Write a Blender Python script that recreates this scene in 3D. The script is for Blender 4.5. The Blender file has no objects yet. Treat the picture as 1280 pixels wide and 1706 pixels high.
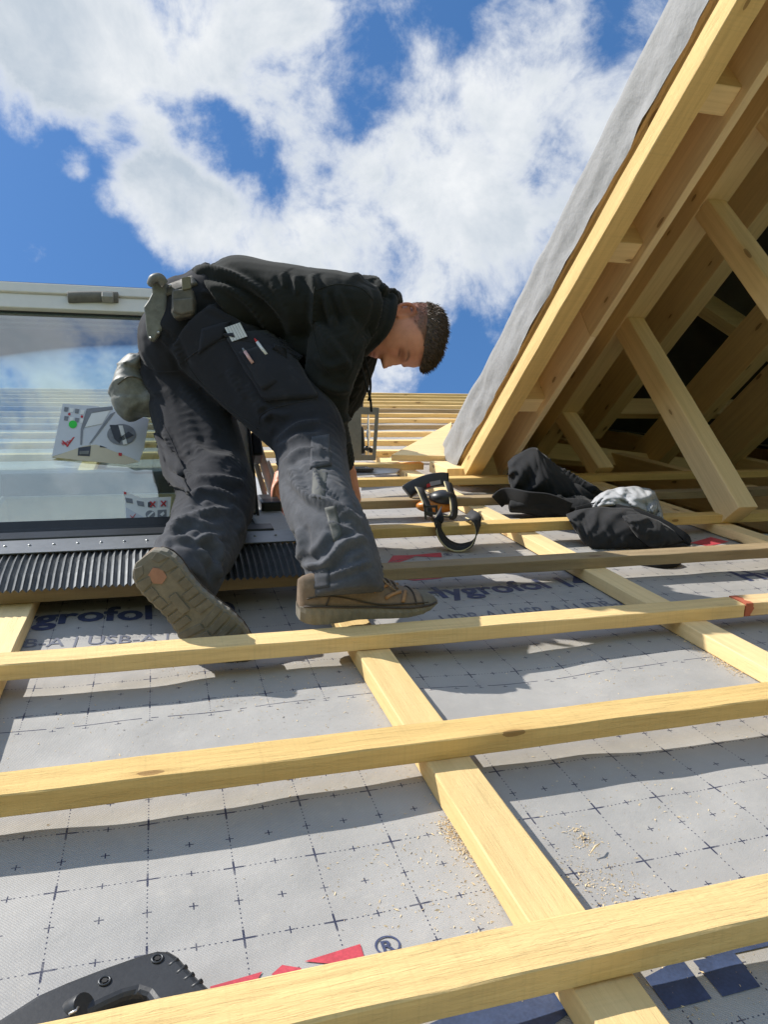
import bpy, bmesh, math, random
import numpy as np
from mathutils import Vector, Matrix, noise
from mathutils.bvhtree import BVHTree
random.seed(7); np.random.seed(7)
SC = bpy.context.scene
COL = SC.collection
# ------------------------------------------------------------------ roof frame
# roof coordinates: u along the battens, v up the slope, w off the roof plane
PITCH = math.radians(45)
cP, sP = math.cos(PITCH), math.sin(PITCH)
M = np.array([[1, 0, 0], [0, cP, -sP], [0, sP, cP]])
F_PX, CX, CY = 1257.5, 640.0, 853.0
RC = np.array([[0.95826776, -0.28413682, 0.03145089],
               [0.03275341, 0.21841855, 0.97530536],
               [0.28398962, 0.93357356, -0.21860991]])
CAM = np.array([0, -0.15579, 0.53858])
S = 0.396                      # batten spacing
def W(p): return M @ np.asarray(p, float)
def ray(x, y): return RC.T @ np.array([(x - CX) / F_PX, -(y - CY) / F_PX, 1.0])
def at(x, y, d): return CAM + d * ray(x, y)             # a measured point at depth d (roof coords)
def onw(x, y, w):                                         # a measured point on the plane at height w
    r = ray(x, y); return CAM + (w - CAM[2]) / r[2] * r
CAXR, CAXU, CAXF = RC[0], RC[1], RC[2]
UPR = np.array([0, sP, cP])    # world up in roof coords
def nrm(a): a = np.asarray(a, float); return a / max(1e-9, np.linalg.norm(a))

# ------------------------------------------------------------------ materials
def nodes_of(name):
    m = bpy.data.materials.new(name); m.use_nodes = True
    nt = m.node_tree; b = nt.nodes['Principled BSDF']
    return m, nt, b
def N(nt, t, **kw):
    n = nt.nodes.new(t)
    for k, v in kw.items():
        if k in n.inputs: n.inputs[k].default_value = v
        else: setattr(n, k, v)
    return n
def L(nt, a, b): nt.links.new(a, b)
def mth(nt, op, a, b=None, c=None, clamp=False):
    n = nt.nodes.new('ShaderNodeMath'); n.operation = op; n.use_clamp = clamp
    for i, x in enumerate((a, b, c)):
        if x is None: continue
        if isinstance(x, (int, float)): n.inputs[i].default_value = x
        else: nt.links.new(x, n.inputs[i])
    return n.outputs[0]
def mixc(nt, f, a, b, blend='MIX'):
    n = nt.nodes.new('ShaderNodeMix'); n.data_type = 'RGBA'; n.blend_type = blend
    for s, x in ((n.inputs[0], f), (n.inputs[6], a), (n.inputs[7], b)):
        if isinstance(x, (int, float)): s.default_value = x
        elif isinstance(x, tuple): s.default_value = (*x[:3], 1)
        else: nt.links.new(x, s)
    return n.outputs[2]
def ramp(nt, f, *stops):
    n = nt.nodes.new('ShaderNodeValToRGB')
    while len(n.color_ramp.elements) < len(stops): n.color_ramp.elements.new(0.5)
    for e, (p, c) in zip(n.color_ramp.elements, stops):
        e.position = p; e.color = (*c[:3], 1) if isinstance(c, tuple) else (c, c, c, 1)
    L(nt, f, n.inputs[0]); return n.outputs[0]
def bump(nt, b, h, s=0.3, d=0.002):
    n = N(nt, 'ShaderNodeBump', Strength=s, Distance=d); L(nt, h, n.inputs['Height']); L(nt, n.outputs[0], b.inputs['Normal'])
def plain(name, col, rough=0.5, metal=0.0, nscale=60, namt=0.25, bmp=0.15, bd=0.001, spec=0.5, sheen=0.0):
    m, nt, b = nodes_of(name)
    tc = N(nt, 'ShaderNodeTexCoord')
    nz = N(nt, 'ShaderNodeTexNoise', Scale=nscale, Detail=6.0, Roughness=0.6); L(nt, tc.outputs['Object'], nz.inputs['Vector'])
    nz2 = N(nt, 'ShaderNodeTexNoise', Scale=nscale / 9, Detail=3.0); L(nt, tc.outputs['Object'], nz2.inputs['Vector'])
    f = mth(nt, 'MULTIPLY_ADD', nz.outputs[0], 0.5, mth(nt, 'MULTIPLY', nz2.outputs[0], 0.5))
    lo = tuple(c * (1 - namt) for c in col); hi = tuple(min(1, c * (1 + namt)) for c in col)
    L(nt, ramp(nt, f, (0.3, lo), (0.7, hi)), b.inputs['Base Color'])
    b.inputs['Roughness'].default_value = rough; b.inputs['Metallic'].default_value = metal
    b.inputs['Specular IOR Level'].default_value = spec
    if sheen: b.inputs['Sheen Weight'].default_value = sheen
    bump(nt, b, nz.outputs[0], bmp, bd)
    return m

def wood(name, base=(0.62, 0.44, 0.20), dark=(0.42, 0.26, 0.10), rough_saw=1.0, red=False, weather=0.0):
    """planed or sawn spruce; UV x runs along the grain in metres, UV y round the section"""
    m, nt, b = nodes_of(name)
    uv = N(nt, 'ShaderNodeUVMap'); oi = N(nt, 'ShaderNodeObjectInfo')
    sep = N(nt, 'ShaderNodeSeparateXYZ'); L(nt, uv.outputs[0], sep.inputs[0])
    x, y = sep.outputs[0], sep.outputs[1]
    rx = mth(nt, 'MULTIPLY_ADD', oi.outputs['Random'], 37.0, x)
    def coords(sx, sy, z=0.0):
        c = N(nt, 'ShaderNodeCombineXYZ'); L(nt, mth(nt, 'MULTIPLY', rx, sx), c.inputs[0]); L(nt, mth(nt, 'MULTIPLY', y, sy), c.inputs[1])
        c.inputs[2].default_value = z; return c.outputs[0]
    def ns(vec, sc, det=5.0, ro=0.6, dist=0.0):
        n = N(nt, 'ShaderNodeTexNoise', Scale=sc, Detail=det, Roughness=ro, Distortion=dist); L(nt, vec, n.inputs['Vector']); return n.outputs[0]
    grain = ns(coords(2.2, 55.0), 1.0, 6.0, 0.65, 0.6)
    fine = ns(coords(14.0, 520.0), 1.0, 4.0, 0.7)
    broad = ns(coords(1.3, 6.0, 3.0), 1.0, 3.0)
    col = mixc(nt, ramp(nt, grain, (0.38, 0.0), (0.66, 1.0)), tuple(c * 1.08 for c in base), tuple((a * 0.74 + d * 0.26) for a, d in zip(base, dark)))
    col = mixc(nt, mth(nt, 'MULTIPLY', ramp(nt, fine, (0.45, 0.0), (0.75, 1.0)), 0.18), col, dark)
    sawm = ns(coords(210.0, 5.0, 8.8), 1.0, 3.0, 0.6)
    col = mixc(nt, mth(nt, 'MULTIPLY', ramp(nt, sawm, (0.50, 0.0), (0.70, 1.0)), 0.16 * rough_saw), col, tuple(c * .6 for c in base))
    col = mixc(nt, mth(nt, 'MULTIPLY', ramp(nt, broad, (0.45, 0.0), (0.72, 1.0)), 0.22), col, (base[0] * 0.72, base[1] * 0.72, base[2] * 0.8))
    flake = ramp(nt, ns(coords(13.0, 240.0, 4.4), 1.0, 5.0, 0.7, 0.7), (0.54, 0.0), (0.68, 1.0))
    col = mixc(nt, mth(nt, 'MULTIPLY', flake, 0.10 * rough_saw), col, (base[0] * .42, base[1] * .36, base[2] * .28))
    # knots
    vo = N(nt, 'ShaderNodeTexVoronoi', voronoi_dimensions='2D', Scale=1.0, Randomness=1.0); L(nt, coords(6.0, 17.0, 1.7), vo.inputs['Vector'])
    rk = N(nt, 'ShaderNodeSeparateColor'); L(nt, vo.outputs['Color'], rk.inputs[0])
    has = mth(nt, 'GREATER_THAN', rk.outputs[0], 0.86)
    wob = mth(nt, 'MULTIPLY_ADD', ns(coords(30, 120, 5), 1.0, 3.0), 0.10, mth(nt, 'SUBTRACT', vo.outputs['Distance'], 0.05))
    size = mth(nt, 'MULTIPLY_ADD', rk.outputs[1], 0.085, 0.07)
    kn = mth(nt, 'MULTIPLY', has, mth(nt, 'MULTIPLY', mth(nt, 'LESS_THAN', wob, size), 1.0))
    kr = mth(nt, 'MULTIPLY', has, mth(nt, 'SUBTRACT', 1.0, mth(nt, 'DIVIDE', wob, mth(nt, 'MULTIPLY', size, 3.0)), clamp=True), clamp=True)
    col = mixc(nt, mth(nt, 'MULTIPLY', kr, 0.45, clamp=True), col, (base[0] * 0.62, base[1] * 0.5, base[2] * 0.4))
    col = mixc(nt, mth(nt, 'MULTIPLY', kn, 0.62), col, (0.20, 0.10, 0.042))
    # tint per object
    hs = N(nt, 'ShaderNodeHueSaturation'); L(nt, col, hs.inputs['Color'])
    L(nt, mth(nt, 'MULTIPLY_ADD', oi.outputs['Random'], 0.25, 0.87), hs.inputs['Value'])
    L(nt, mth(nt, 'MULTIPLY_ADD', oi.outputs['Random'], -0.16, 1.08), hs.inputs['Saturation'])
    col = hs.outputs[0]
    if weather:
        wn = ns(coords(2.5, 14, 9), 1.0, 4.0)
        col = mixc(nt, mth(nt, 'MULTIPLY', ramp(nt, wn, (0.3, 0.35), (0.7, 1.0)), weather), col, (0.17, 0.125, 0.08))
    if red:
        rn = mth(nt, 'MULTIPLY_ADD', ns(coords(60, 60, 2), 1.0, 4.0), 0.03, x)
        f = mth(nt, 'MULTIPLY', mth(nt, 'LESS_THAN', rn, 0.034), 0.8)
        f2 = mth(nt, 'MULTIPLY', ramp(nt, rn, (0.0, 1.0), (0.07, 0.0)), 0.35)
        col = mixc(nt, mth(nt, 'MAXIMUM', f, f2), col, (0.42, 0.03, 0.02))
    L(nt, col, b.inputs['Base Color'])
    b.inputs['Roughness'].default_value = 0.78; b.inputs['Specular IOR Level'].default_value = 0.25
    saw = ns(coords(45.0, 170.0), 1.0, 5.0, 0.7, 0.4)
    hh = mth(nt, 'MULTIPLY_ADD', saw, 1.0, mth(nt, 'MULTIPLY_ADD', flake, -0.55, mth(nt, 'MULTIPLY', fine, 0.6)))
    bump(nt, b, hh, 0.5 * rough_saw, 0.0022)
    return m
WD = wood('sawn_spruce', (0.83, 0.59, 0.265), (0.58, 0.36, 0.135))
WD_RED = wood('sawn_spruce_red_end', (0.78, 0.57, 0.29), (0.54, 0.34, 0.14), red=True)
WD_PLANED = wood('planed_spruce', (0.87, 0.66, 0.37), (0.63, 0.42, 0.19), 0.25)
WD_GREY = wood('weathered_spruce', (0.58, 0.44, 0.26), (0.38, 0.27, 0.14), 1.0, weather=0.75)
WD_PALE = wood('pale_spruce', (0.87, 0.65, 0.335), (0.66, 0.45, 0.19), 0.7)
BOARD = wood('roof_boarding', (0.82, 0.64, 0.39), (0.58, 0.39, 0.2), 0.3)

BLACK_PL = plain('black_plastic', (0.022, 0.024, 0.027), 0.42, 0, 220, 0.3, 0.25, 0.0006)
DARK_METAL = plain('anthracite_metal', (0.055, 0.06, 0.066), 0.38, 0.6, 90, 0.2, 0.08, 0.0004)
GREY_METAL = plain('grey_lead_sheet', (0.17, 0.18, 0.19), 0.35, 0.7, 70, 0.3, 0.1, 0.0005)
LIGHT_METAL = plain('bright_steel', (0.55, 0.55, 0.54), 0.3, 0.9, 120, 0.2, 0.1, 0.0004)
PLATE = plain('dull_steel_plate', (0.20, 0.19, 0.165), 0.5, 0.5, 80, 0.2, 0.1, 0.0004)
WHITE_PVC = plain('white_window_profile', (0.72, 0.70, 0.64), 0.35, 0, 40, 0.06, 0.04, 0.0004)
FOAM = plain('grey_foam', (0.17, 0.165, 0.15), 0.9, 0, 400, 0.3, 0.6, 0.002)
PAPER = plain('grey_white_paper', (0.62, 0.64, 0.70), 0.7, 0, 40, 0.06, 0.05, 0.0006)
PAPER_W = plain('white_paper', (0.80, 0.80, 0.80), 0.7, 0, 40, 0.05, 0.05, 0.0006)
PAPER_B = plain('cream_card', (0.62, 0.55, 0.42), 0.75, 0, 40, 0.06, 0.05, 0.0006)
INK = plain('print_dark', (0.05, 0.055, 0.07), 0.6, 0, 60, 0.3, 0.0)
INK_G = plain('print_mid_grey', (0.22, 0.23, 0.26), 0.6, 0, 60, 0.3, 0.0)
RED = plain('print_red', (0.55, 0.03, 0.035), 0.6, 0, 90, 0.2, 0.0)
GREEN = plain('print_green', (0.03, 0.62, 0.06), 0.6, 0, 60, 0.1, 0.0)
ORANGE = plain('orange_plastic', (0.55, 0.19, 0.02), 0.4, 0, 80, 0.15, 0.05)
LEATHER = plain('grey_worn_leather', (0.165, 0.168, 0.155), 0.55, 0, 60, 0.6, 0.35, 0.002)
LEATHER_D = plain('dark_worn_leather', (0.10, 0.092, 0.075), 0.6, 0, 60, 0.5, 0.35, 0.002)
WEB = plain('black_webbing', (0.020, 0.020, 0.022), 0.75, 0, 500, 0.4, 0.5, 0.001)
WEB_EDGE = plain('pale_yellow_edging', (0.60, 0.52, 0.30), 0.8, 0, 300, 0.2, 0.3, 0.001)
CHIP = plain('sawdust_chips', (0.72, 0.56, 0.33), 0.9, 0, 300, 0.3, 0.2)
EARTH = plain('grass_ground', (0.06, 0.085, 0.03), 0.9, 0, 0.4, 0.5, 0.2, 0.05)
RUBBER = plain('dusty_sole_rubber', (0.20, 0.185, 0.15), 0.8, 0, 70, 0.45, 0.5, 0.002)
RUBBER_D = plain('dark_sole_rubber', (0.135, 0.125, 0.10), 0.8, 0, 70, 0.45, 0.4, 0.002)
BOOTBR = plain('brown_nubuck', (0.125, 0.088, 0.062), 0.85, 0, 60, 0.75, 0.5, 0.002)
BOOTDK = plain('dark_mesh_lining', (0.055, 0.042, 0.034), 0.85, 0, 300, 0.4, 0.5, 0.001)
BOOTOR = plain('orange_boot_trim', (0.34, 0.19, 0.09), 0.8, 0, 200, 0.3, 0.3, 0.001)
SOLEPATCH = plain('salmon_sole_badge', (0.31, 0.165, 0.115), 0.8, 0, 60, 0.3, 0.4, 0.001)
TAPE = plain('grey_reflective_tape', (0.085, 0.088, 0.082), 0.75, 0.0, 300, 0.15, 0.2, 0.0008)
CLOTH_W = plain('pale_grey_lining', (0.40, 0.41, 0.43), 0.95, 0, 300, 0.12, 0.2, 0.001, 0.1)
ROPE = plain('black_cord', (0.012, 0.012, 0.013), 0.8, 0, 500, 0.3, 0.4, 0.001)

def fabric(name, col, dust=(0.10, 0.105, 0.11), weave=900, dustamt=1.0, patch=22.0):
    m, nt, b = nodes_of(name)
    tc = N(nt, 'ShaderNodeTexCoord')
    at_ = N(nt, 'ShaderNodeAttribute', attribute_name='dust')
    n1 = N(nt, 'ShaderNodeTexNoise', Scale=patch, Detail=8.0, Roughness=0.7); L(nt, tc.outputs['Object'], n1.inputs['Vector'])
    n2 = N(nt, 'ShaderNodeTexNoise', Scale=float(weave), Detail=2.0); L(nt, tc.outputs['Object'], n2.inputs['Vector'])
    n3 = N(nt, 'ShaderNodeTexNoise', Scale=7.0, Detail=4.0); L(nt, tc.outputs['Object'], n3.inputs['Vector'])
    f = mth(nt, 'MULTIPLY', at_.outputs['Fac'], ramp(nt, n1.outputs[0], (0.28, 0.40), (0.70, 1.0)))
    f = mth(nt, 'ADD', f, mth(nt, 'MULTIPLY', ramp(nt, n1.outputs[0], (0.58, 0.0), (0.80, 1.0)), 0.16 * dustamt), clamp=True)
    c = mixc(nt, f, mixc(nt, n3.outputs[0], tuple(x * 0.75 for x in col), tuple(x * 1.25 for x in col)), dust)
    L(nt, c, b.inputs['Base Color'])
    b.inputs['Roughness'].default_value = 0.9; b.inputs['Specular IOR Level'].default_value = 0.15
    b.inputs['Sheen Weight'].default_value = 0.08
    bump(nt, b, mth(nt, 'MULTIPLY_ADD', n2.outputs[0], 0.5, n1.outputs[0]), 0.35, 0.0012)
    return m
TROUS = fabric('black_work_trousers', (0.020, 0.021, 0.027), (0.14, 0.145, 0.16))
HOOD = fabric('black_sweatshirt', (0.016, 0.018, 0.017), (0.06, 0.065, 0.065), 700, 0.5)
JACK = fabric('black_jacket_cloth', (0.017, 0.018, 0.020), (0.07, 0.07, 0.075), 800, 0.7)

BOOTBR = fabric('brown_nubuck', (0.10, 0.068, 0.046), (0.36, 0.275, 0.20), 600, 1.6, 48.0)
RUBBER = fabric('dusty_sole_rubber', (0.10, 0.092, 0.074), (0.34, 0.31, 0.255), 500, 1.6, 55.0)
RUBBER_D = fabric('dark_sole_rubber', (0.078, 0.072, 0.058), (0.28, 0.255, 0.21), 500, 1.6, 55.0)
# skin: vertex colours carry lips, brows, stubble
def skin():
    m, nt, b = nodes_of('skin')
    a = N(nt, 'ShaderNodeAttribute', attribute_name='tone')
    tc = N(nt, 'ShaderNodeTexCoord')
    n1 = N(nt, 'ShaderNodeTexNoise', Scale=45.0, Detail=6.0); L(nt, tc.outputs['Object'], n1.inputs['Vector'])
    n2 = N(nt, 'ShaderNodeTexNoise', Scale=420.0, Detail=3.0); L(nt, tc.outputs['Object'], n2.inputs['Vector'])
    c = mixc(nt, mth(nt, 'MULTIPLY', ramp(nt, n1.outputs[0], (0.35, 0.0), (0.65, 1.0)), 0.6), a.outputs['Color'], mixc(nt, 0.5, a.outputs['Color'], (0.45, 0.16, 0.10)))
    L(nt, c, b.inputs['Base Color'])
    b.inputs['Roughness'].default_value = 0.52
    b.inputs['Subsurface Weight'].default_value = 0.12; b.inputs['Subsurface Scale'].default_value = 0.006
    b.inputs['Subsurface Radius'].default_value = (1.0, 0.35, 0.2)
    bump(nt, b, n2.outputs[0], 0.12, 0.0008)
    return m
SKIN = skin()
def hairmat():
    m, nt, b = nodes_of('dark_brown_hair')
    tc = N(nt, 'ShaderNodeTexCoord'); n1 = N(nt, 'ShaderNodeTexNoise', Scale=140.0, Detail=5.0); L(nt, tc.outputs['Object'], n1.inputs['Vector'])
    L(nt, ramp(nt, n1.outputs[0], (0.3, (0.032, 0.019, 0.011)), (0.75, (0.18, 0.11, 0.062))), b.inputs['Base Color'])
    b.inputs['Roughness'].default_value = 0.55; bump(nt, b, n1.outputs[0], 0.6, 0.003)
    return m
HAIR = hairmat()

# glass: clear with strong coated reflection
def glassmat():
    m, nt, b = nodes_of('coated_window_glass')
    out = nt.nodes['Material Output']; nt.nodes.remove(b)
    tr = N(nt, 'ShaderNodeBsdfTransparent'); tr.inputs[0].default_value = (0.74, 0.85, 0.84, 1)
    gl = N(nt, 'ShaderNodeBsdfGlossy', Roughness=0.004); gl.inputs[0].default_value = (0.93, 0.97, 1.0, 1)
    fr = N(nt, 'ShaderNodeFresnel', IOR=1.5)
    mx = N(nt, 'ShaderNodeMixShader')
    L(nt, mth(nt, 'MULTIPLY_ADD', fr.outputs[0], 1.6, 0.24, clamp=True), mx.inputs[0]); L(nt, tr.outputs[0], mx.inputs[1]); L(nt, gl.outputs[0], mx.inputs[2])
    tc = N(nt, 'ShaderNodeTexCoord'); dn = N(nt, 'ShaderNodeTexNoise', Scale=9.0, Detail=9.0, Roughness=0.72, Distortion=1.2); L(nt, tc.outputs['Object'], dn.inputs['Vector'])
    df = N(nt, 'ShaderNodeBsdfDiffuse'); df.inputs[0].default_value = (0.55, 0.55, 0.53, 1); m2 = N(nt, 'ShaderNodeMixShader')
    L(nt, mth(nt, 'MULTIPLY', ramp(nt, dn.outputs[0], (0.48, 0.0), (0.72, 1.0)), 0.06), m2.inputs[0]); L(nt, mx.outputs[0], m2.inputs[1]); L(nt, df.outputs[0], m2.inputs[2]); L(nt, m2.outputs[0], out.inputs[0])
    return m
GLASS = glassmat()

# ------------------------------------------------------------------ object helpers
def tag(o, label=None, cat=None, group=None, kind=None):
    if label: o['label'] = label
    if cat: o['category'] = cat
    if group: o['group'] = group
    if kind: o['kind'] = kind
    return o
def thing(name, base, label, cat, group=None):
    o = bpy.data.objects.new(name, None); COL.objects.link(o)
    o.location = Vector(W(base)); o.empty_display_size = 0.05
    return tag(o, label, cat, group)
class MB:
    """collects faces in roof coordinates; build() links them as one mesh object"""
    def __init__(self): self.v = []; self.f = []; self.uv = []; self.sm = []; self.mi = []
    def face(self, idx, uv=None, smooth=False, mi=0):
        self.f.append(tuple(idx)); self.uv.append(uv or [(0, 0)] * len(idx)); self.sm.append(smooth); self.mi.append(mi)
    def add(self, pts): 
        b = len(self.v); self.v.extend([tuple(map(float, p)) for p in pts]); return b
    def quad(self, a, b, c, d, mi=0, sm=False):
        a, b, c, d = map(np.asarray, (a, b, c, d))
        i = self.add([a, b, c, d]); l = np.linalg.norm(b - a); h = np.linalg.norm(d - a)
        self.face((i, i + 1, i + 2, i + 3), [(0, 0), (l, 0), (l, h), (0, h)], sm, mi)
    def box(self, o, ax, ay, az, bev=0.0):
        """box from corner o with edge vectors; grain along ax"""
        o, ax, ay, az = map(lambda q: np.asarray(q, float), (o, ax, ay, az))
        if np.dot(np.cross(ax, ay), az) < 0: o = o + az; az = -az
        p = [o, o + ax, o + ax + ay, o + ay]; q = [x + az for x in p]
        for fc in ((p[0], p[1], q[1], q[0]), (p[2], p[3], q[3], q[2]), (q[0], q[1], q[2], q[3]), (p[3], p[2], p[1], p[0])): 
            self.quad(*fc)
        for fc in ((p[1], p[2], q[2], q[1]), (p[3], p[0], q[0], q[3])): self.quad(*fc)
        off = random.random() * 3
        for k in range(len(self.uv) - 6, len(self.uv)): self.uv[k] = [(x + off, y + off * 0.37 + (k % 6) * 0.13) for x, y in self.uv[k]]
    def tube(self, pts, r, n=10, cap=True, smooth=True, closed=False):
        pts = [np.asarray(q, float) for q in pts]; m = len(pts)
        rs = r if hasattr(r, '__len__') else [r] * m
        t0 = nrm(pts[1] - pts[0]); ref = np.array([0, 0, 1.0]) if abs(t0[2]) < .9 else np.array([1.0, 0, 0])
        a = nrm(np.cross(t0, ref)); base = len(self.v); s = 0.0; ss = []
        for i, pt in enumerate(pts):
            t = nrm(pts[min(i + 1, m - 1)] - pts[max(i - 1, 0)])
            if closed: t = nrm(pts[(i + 1) % m] - pts[i - 1])
            a = nrm(a - t * np.dot(a, t)); b = np.cross(t, a)
            if i: s += np.linalg.norm(pt - pts[i - 1])
            ss.append(s)
            ra, rb = (rs[i] if hasattr(rs[i], '__len__') else (rs[i], rs[i]))
            self.add([pt + ra * math.cos(2 * math.pi * k / n) * a + rb * math.sin(2 * math.pi * k / n) * b for k in range(n)])
        for i in range(m if closed else m - 1):
            j = (i + 1) % m
            for k in range(n):
                k2 = (k + 1) % n
                self.face((base + i * n + k, base + i * n + k2, base + j * n + k2, base + j * n + k), [(ss[i], k / n * .1), (ss[i], (k + 1) / n * .1), (ss[j], (k + 1) / n * .1), (ss[j], k / n * .1)], smooth)
        if cap and not closed:
            self.face([base + k for k in range(n)][::-1]); self.face([base + (m - 1) * n + k for k in range(n)])
    def ribbon(self, pts, sides, wid, thick):
        """a strap: rectangle swept along pts; sides gives the width direction at each point"""
        pts = [np.asarray(q, float) for q in pts]; m = len(pts); base = len(self.v)
        for i, pt in enumerate(pts):
            t = nrm(pts[min(i + 1, m - 1)] - pts[max(i - 1, 0)]); s = np.asarray(sides[i] if not np.isscalar(sides[0]) else sides, float)
            s = nrm(s - t * np.dot(s, t)); n_ = np.cross(t, s)
            self.add([pt + s * wid / 2 + n_ * thick / 2, pt - s * wid / 2 + n_ * thick / 2, pt - s * wid / 2 - n_ * thick / 2, pt + s * wid / 2 - n_ * thick / 2])
        for i in range(m - 1):
            for k in range(4):
                k2 = (k + 1) % 4; self.face((base + i * 4 + k, base + i * 4 + k2, base + i * 4 + 4 + k2, base + i * 4 + 4 + k), None, k in (0, 2))
        self.face((base + 3, base + 2, base + 1, base)); e = base + (m - 1) * 4; self.face((e, e + 1, e + 2, e + 3))
    def prism(self, poly, n, depth):
        """polygon (3d points, planar) extruded by depth along n"""
        n = nrm(n); a = self.add(poly); b = self.add([np.asarray(q) + n * depth for q in poly]); m = len(poly)
        self.face([a + k for k in range(m)][::-1], [(poly[k][0], poly[k][1]) for k in range(m)][::-1]); self.face([b + k for k in range(m)], [(poly[k][0], poly[k][1]) for k in range(m)])
        for k in range(m):
            k2 = (k + 1) % m; l = float(np.linalg.norm(np.asarray(poly[k]) - np.asarray(poly[k2])))
            self.face((a + k, a + k2, b + k2, b + k), [(0, 0), (l, 0), (l, depth), (0, depth)])
    def ball(self, c, r, nu=16, nv=10, ax=None):
        c = np.asarray(c, float); r = r if hasattr(r, '__len__') else (r, r, r)
        A = np.eye(3) if ax is None else np.array(ax)
        base = len(self.v)
        for i in range(nv + 1):
            th = math.pi * i / nv
            self.add([c + A.T @ np.array([r[0] * math.sin(th) * math.cos(2 * math.pi * k / nu), r[1] * math.sin(th) * math.sin(2 * math.pi * k / nu), r[2] * math.cos(th)]) for k in range(nu)])
        for i in range(nv):
            for k in range(nu):
                k2 = (k + 1) % nu; self.face((base + i * nu + k, base + (i + 1) * nu + k, base + (i + 1) * nu + k2, base + i * nu + k2), None, True)
    def build(self, name, mat, parent=None, bevel=0.0, origin=None, recalc=True, seg=2):
        V = (M @ np.array(self.v).T).T
        if parent is not None:
            o3 = np.array(parent_world(parent))
        else:
            o3 = np.array(W(origin)) if origin is not None else V.mean(0)
        me = bpy.data.meshes.new(name); me.from_pydata([tuple(q) for q in (V - o3)], [], self.f)
        uvl = me.uv_layers.new(name='UVMap'); k = 0
        for fi, pl in enumerate(me.polygons):
            pl.use_smooth = self.sm[fi]; pl.material_index = self.mi[fi]
            for j in range(pl.loop_total): uvl.data[pl.loop_start + j].uv = self.uv[fi][j]
        mats = mat if isinstance(mat, (list, tuple)) else [mat]
        for q in mats: me.materials.append(q)
        bm = bmesh.new(); bm.from_mesh(me); bmesh.ops.remove_doubles(bm, verts=bm.verts, dist=1e-6)
        if recalc: bmesh.ops.recalc_face_normals(bm, faces=bm.faces)
        if bevel > 0:
            ed = [e for e in bm.edges if len(e.link_faces) == 2 and e.calc_face_angle(0) > 0.5]
            bmesh.ops.bevel(bm, geom=ed, offset=bevel, segments=seg, affect='EDGES', profile=0.5)
        bm.to_mesh(me); bm.free()
        o = bpy.data.objects.new(name, me); COL.objects.link(o)
        if parent is not None: o.parent = parent
        else: o.location = Vector(o3)
        return o
def parent_world(p):
    v = Vector((0, 0, 0))
    while p is not None: v += p.location; p = p.parent
    return v
def catmull(P, n):
    P = [np.asarray(q, float) for q in P]; out = []
    for i in range(len(P) - 1):
        a, b, c, d = P[max(i - 1, 0)], P[i], P[i + 1], P[min(i + 2, len(P) - 1)]
        for k in range(n):
            t = k / n; out.append(0.5 * ((2 * b) + (-a + c) * t + (2 * a - 5 * b + 4 * c - d) * t * t + (-a + 3 * b - 3 * c + d) * t ** 3))
    out.append(P[-1]); return out

def timber(name, o, ax, ay, az, mat, parent=None, bevel=0.0016, rough=0.0012, seg=0.06, twist=0.0):
    """sawn timber: swept section with slightly uneven faces and edges"""
    o, ax, ay, az = map(lambda q: np.asarray(q, float), (o, ax, ay, az))
    if np.dot(np.cross(ax, ay), az) < 0: o = o + ay; ay = -ay
    Ln = np.linalg.norm(ax); n = max(2, int(Ln / seg)); ly, lz = np.linalg.norm(ay), np.linalg.norm(az)
    b = min(bevel, ly * .2, lz * .2); yy, zz = b / ly, b / lz
    sec = [(yy, 0), (0.5, 0), (1 - yy, 0), (1, zz), (1, .5), (1, 1 - zz), (1 - yy, 1), (.5, 1), (yy, 1), (0, 1 - zz), (0, .5), (0, zz)]
    per = [0]
    for (a, c), (d, e) in zip(sec, sec[1:] + sec[:1]): per.append(per[-1] + math.hypot((a - d) * ly, (c - e) * lz))
    mb = MB(); sd = random.random() * 100; m = len(sec); voff = random.random() * 2
    for i in range(n + 1):
        t = i / n; s = t * Ln
        bow = (noise.noise(Vector((s * 0.7, sd, 0))) * ay / ly + noise.noise(Vector((s * 0.7, sd, 9))) * az / lz) * rough * 2.0
        pts = []
        for j, (a, c) in enumerate(sec):
            e = rough * noise.noise(Vector((s * 9, j * 3.1 + sd, 1.3)))
            e2 = rough * noise.noise(Vector((s * 9, j * 3.1 + sd, 7.7)))
            pts.append(o + ax * t + ay * (a + e / ly) + az * (c + e2 / lz) + bow)
        mb.add(pts)
    for i in range(n):
        for j in range(m):
            j2 = (j + 1) % m
            mb.face((i * m + j, i * m + j2, (i + 1) * m + j2, (i + 1) * m + j),
                    [(i / n * Ln, per[j] + voff), (i / n * Ln, per[j + 1] + voff), ((i + 1) / n * Ln, per[j + 1] + voff), ((i + 1) / n * Ln, per[j] + voff)], False)
    e0 = [(0.001 + c * lz * .05, a * ly + voff) for a, c in sec]
    mb.face(list(range(m))[::-1], e0[::-1]); mb.face([n * m + j for j in range(m)], [(Ln + a * .02, c * lz * 3 + voff) for a, c in sec])
    return mb.build(name, mat, parent, origin=None if parent is not None else o + ax * .5)

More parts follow.
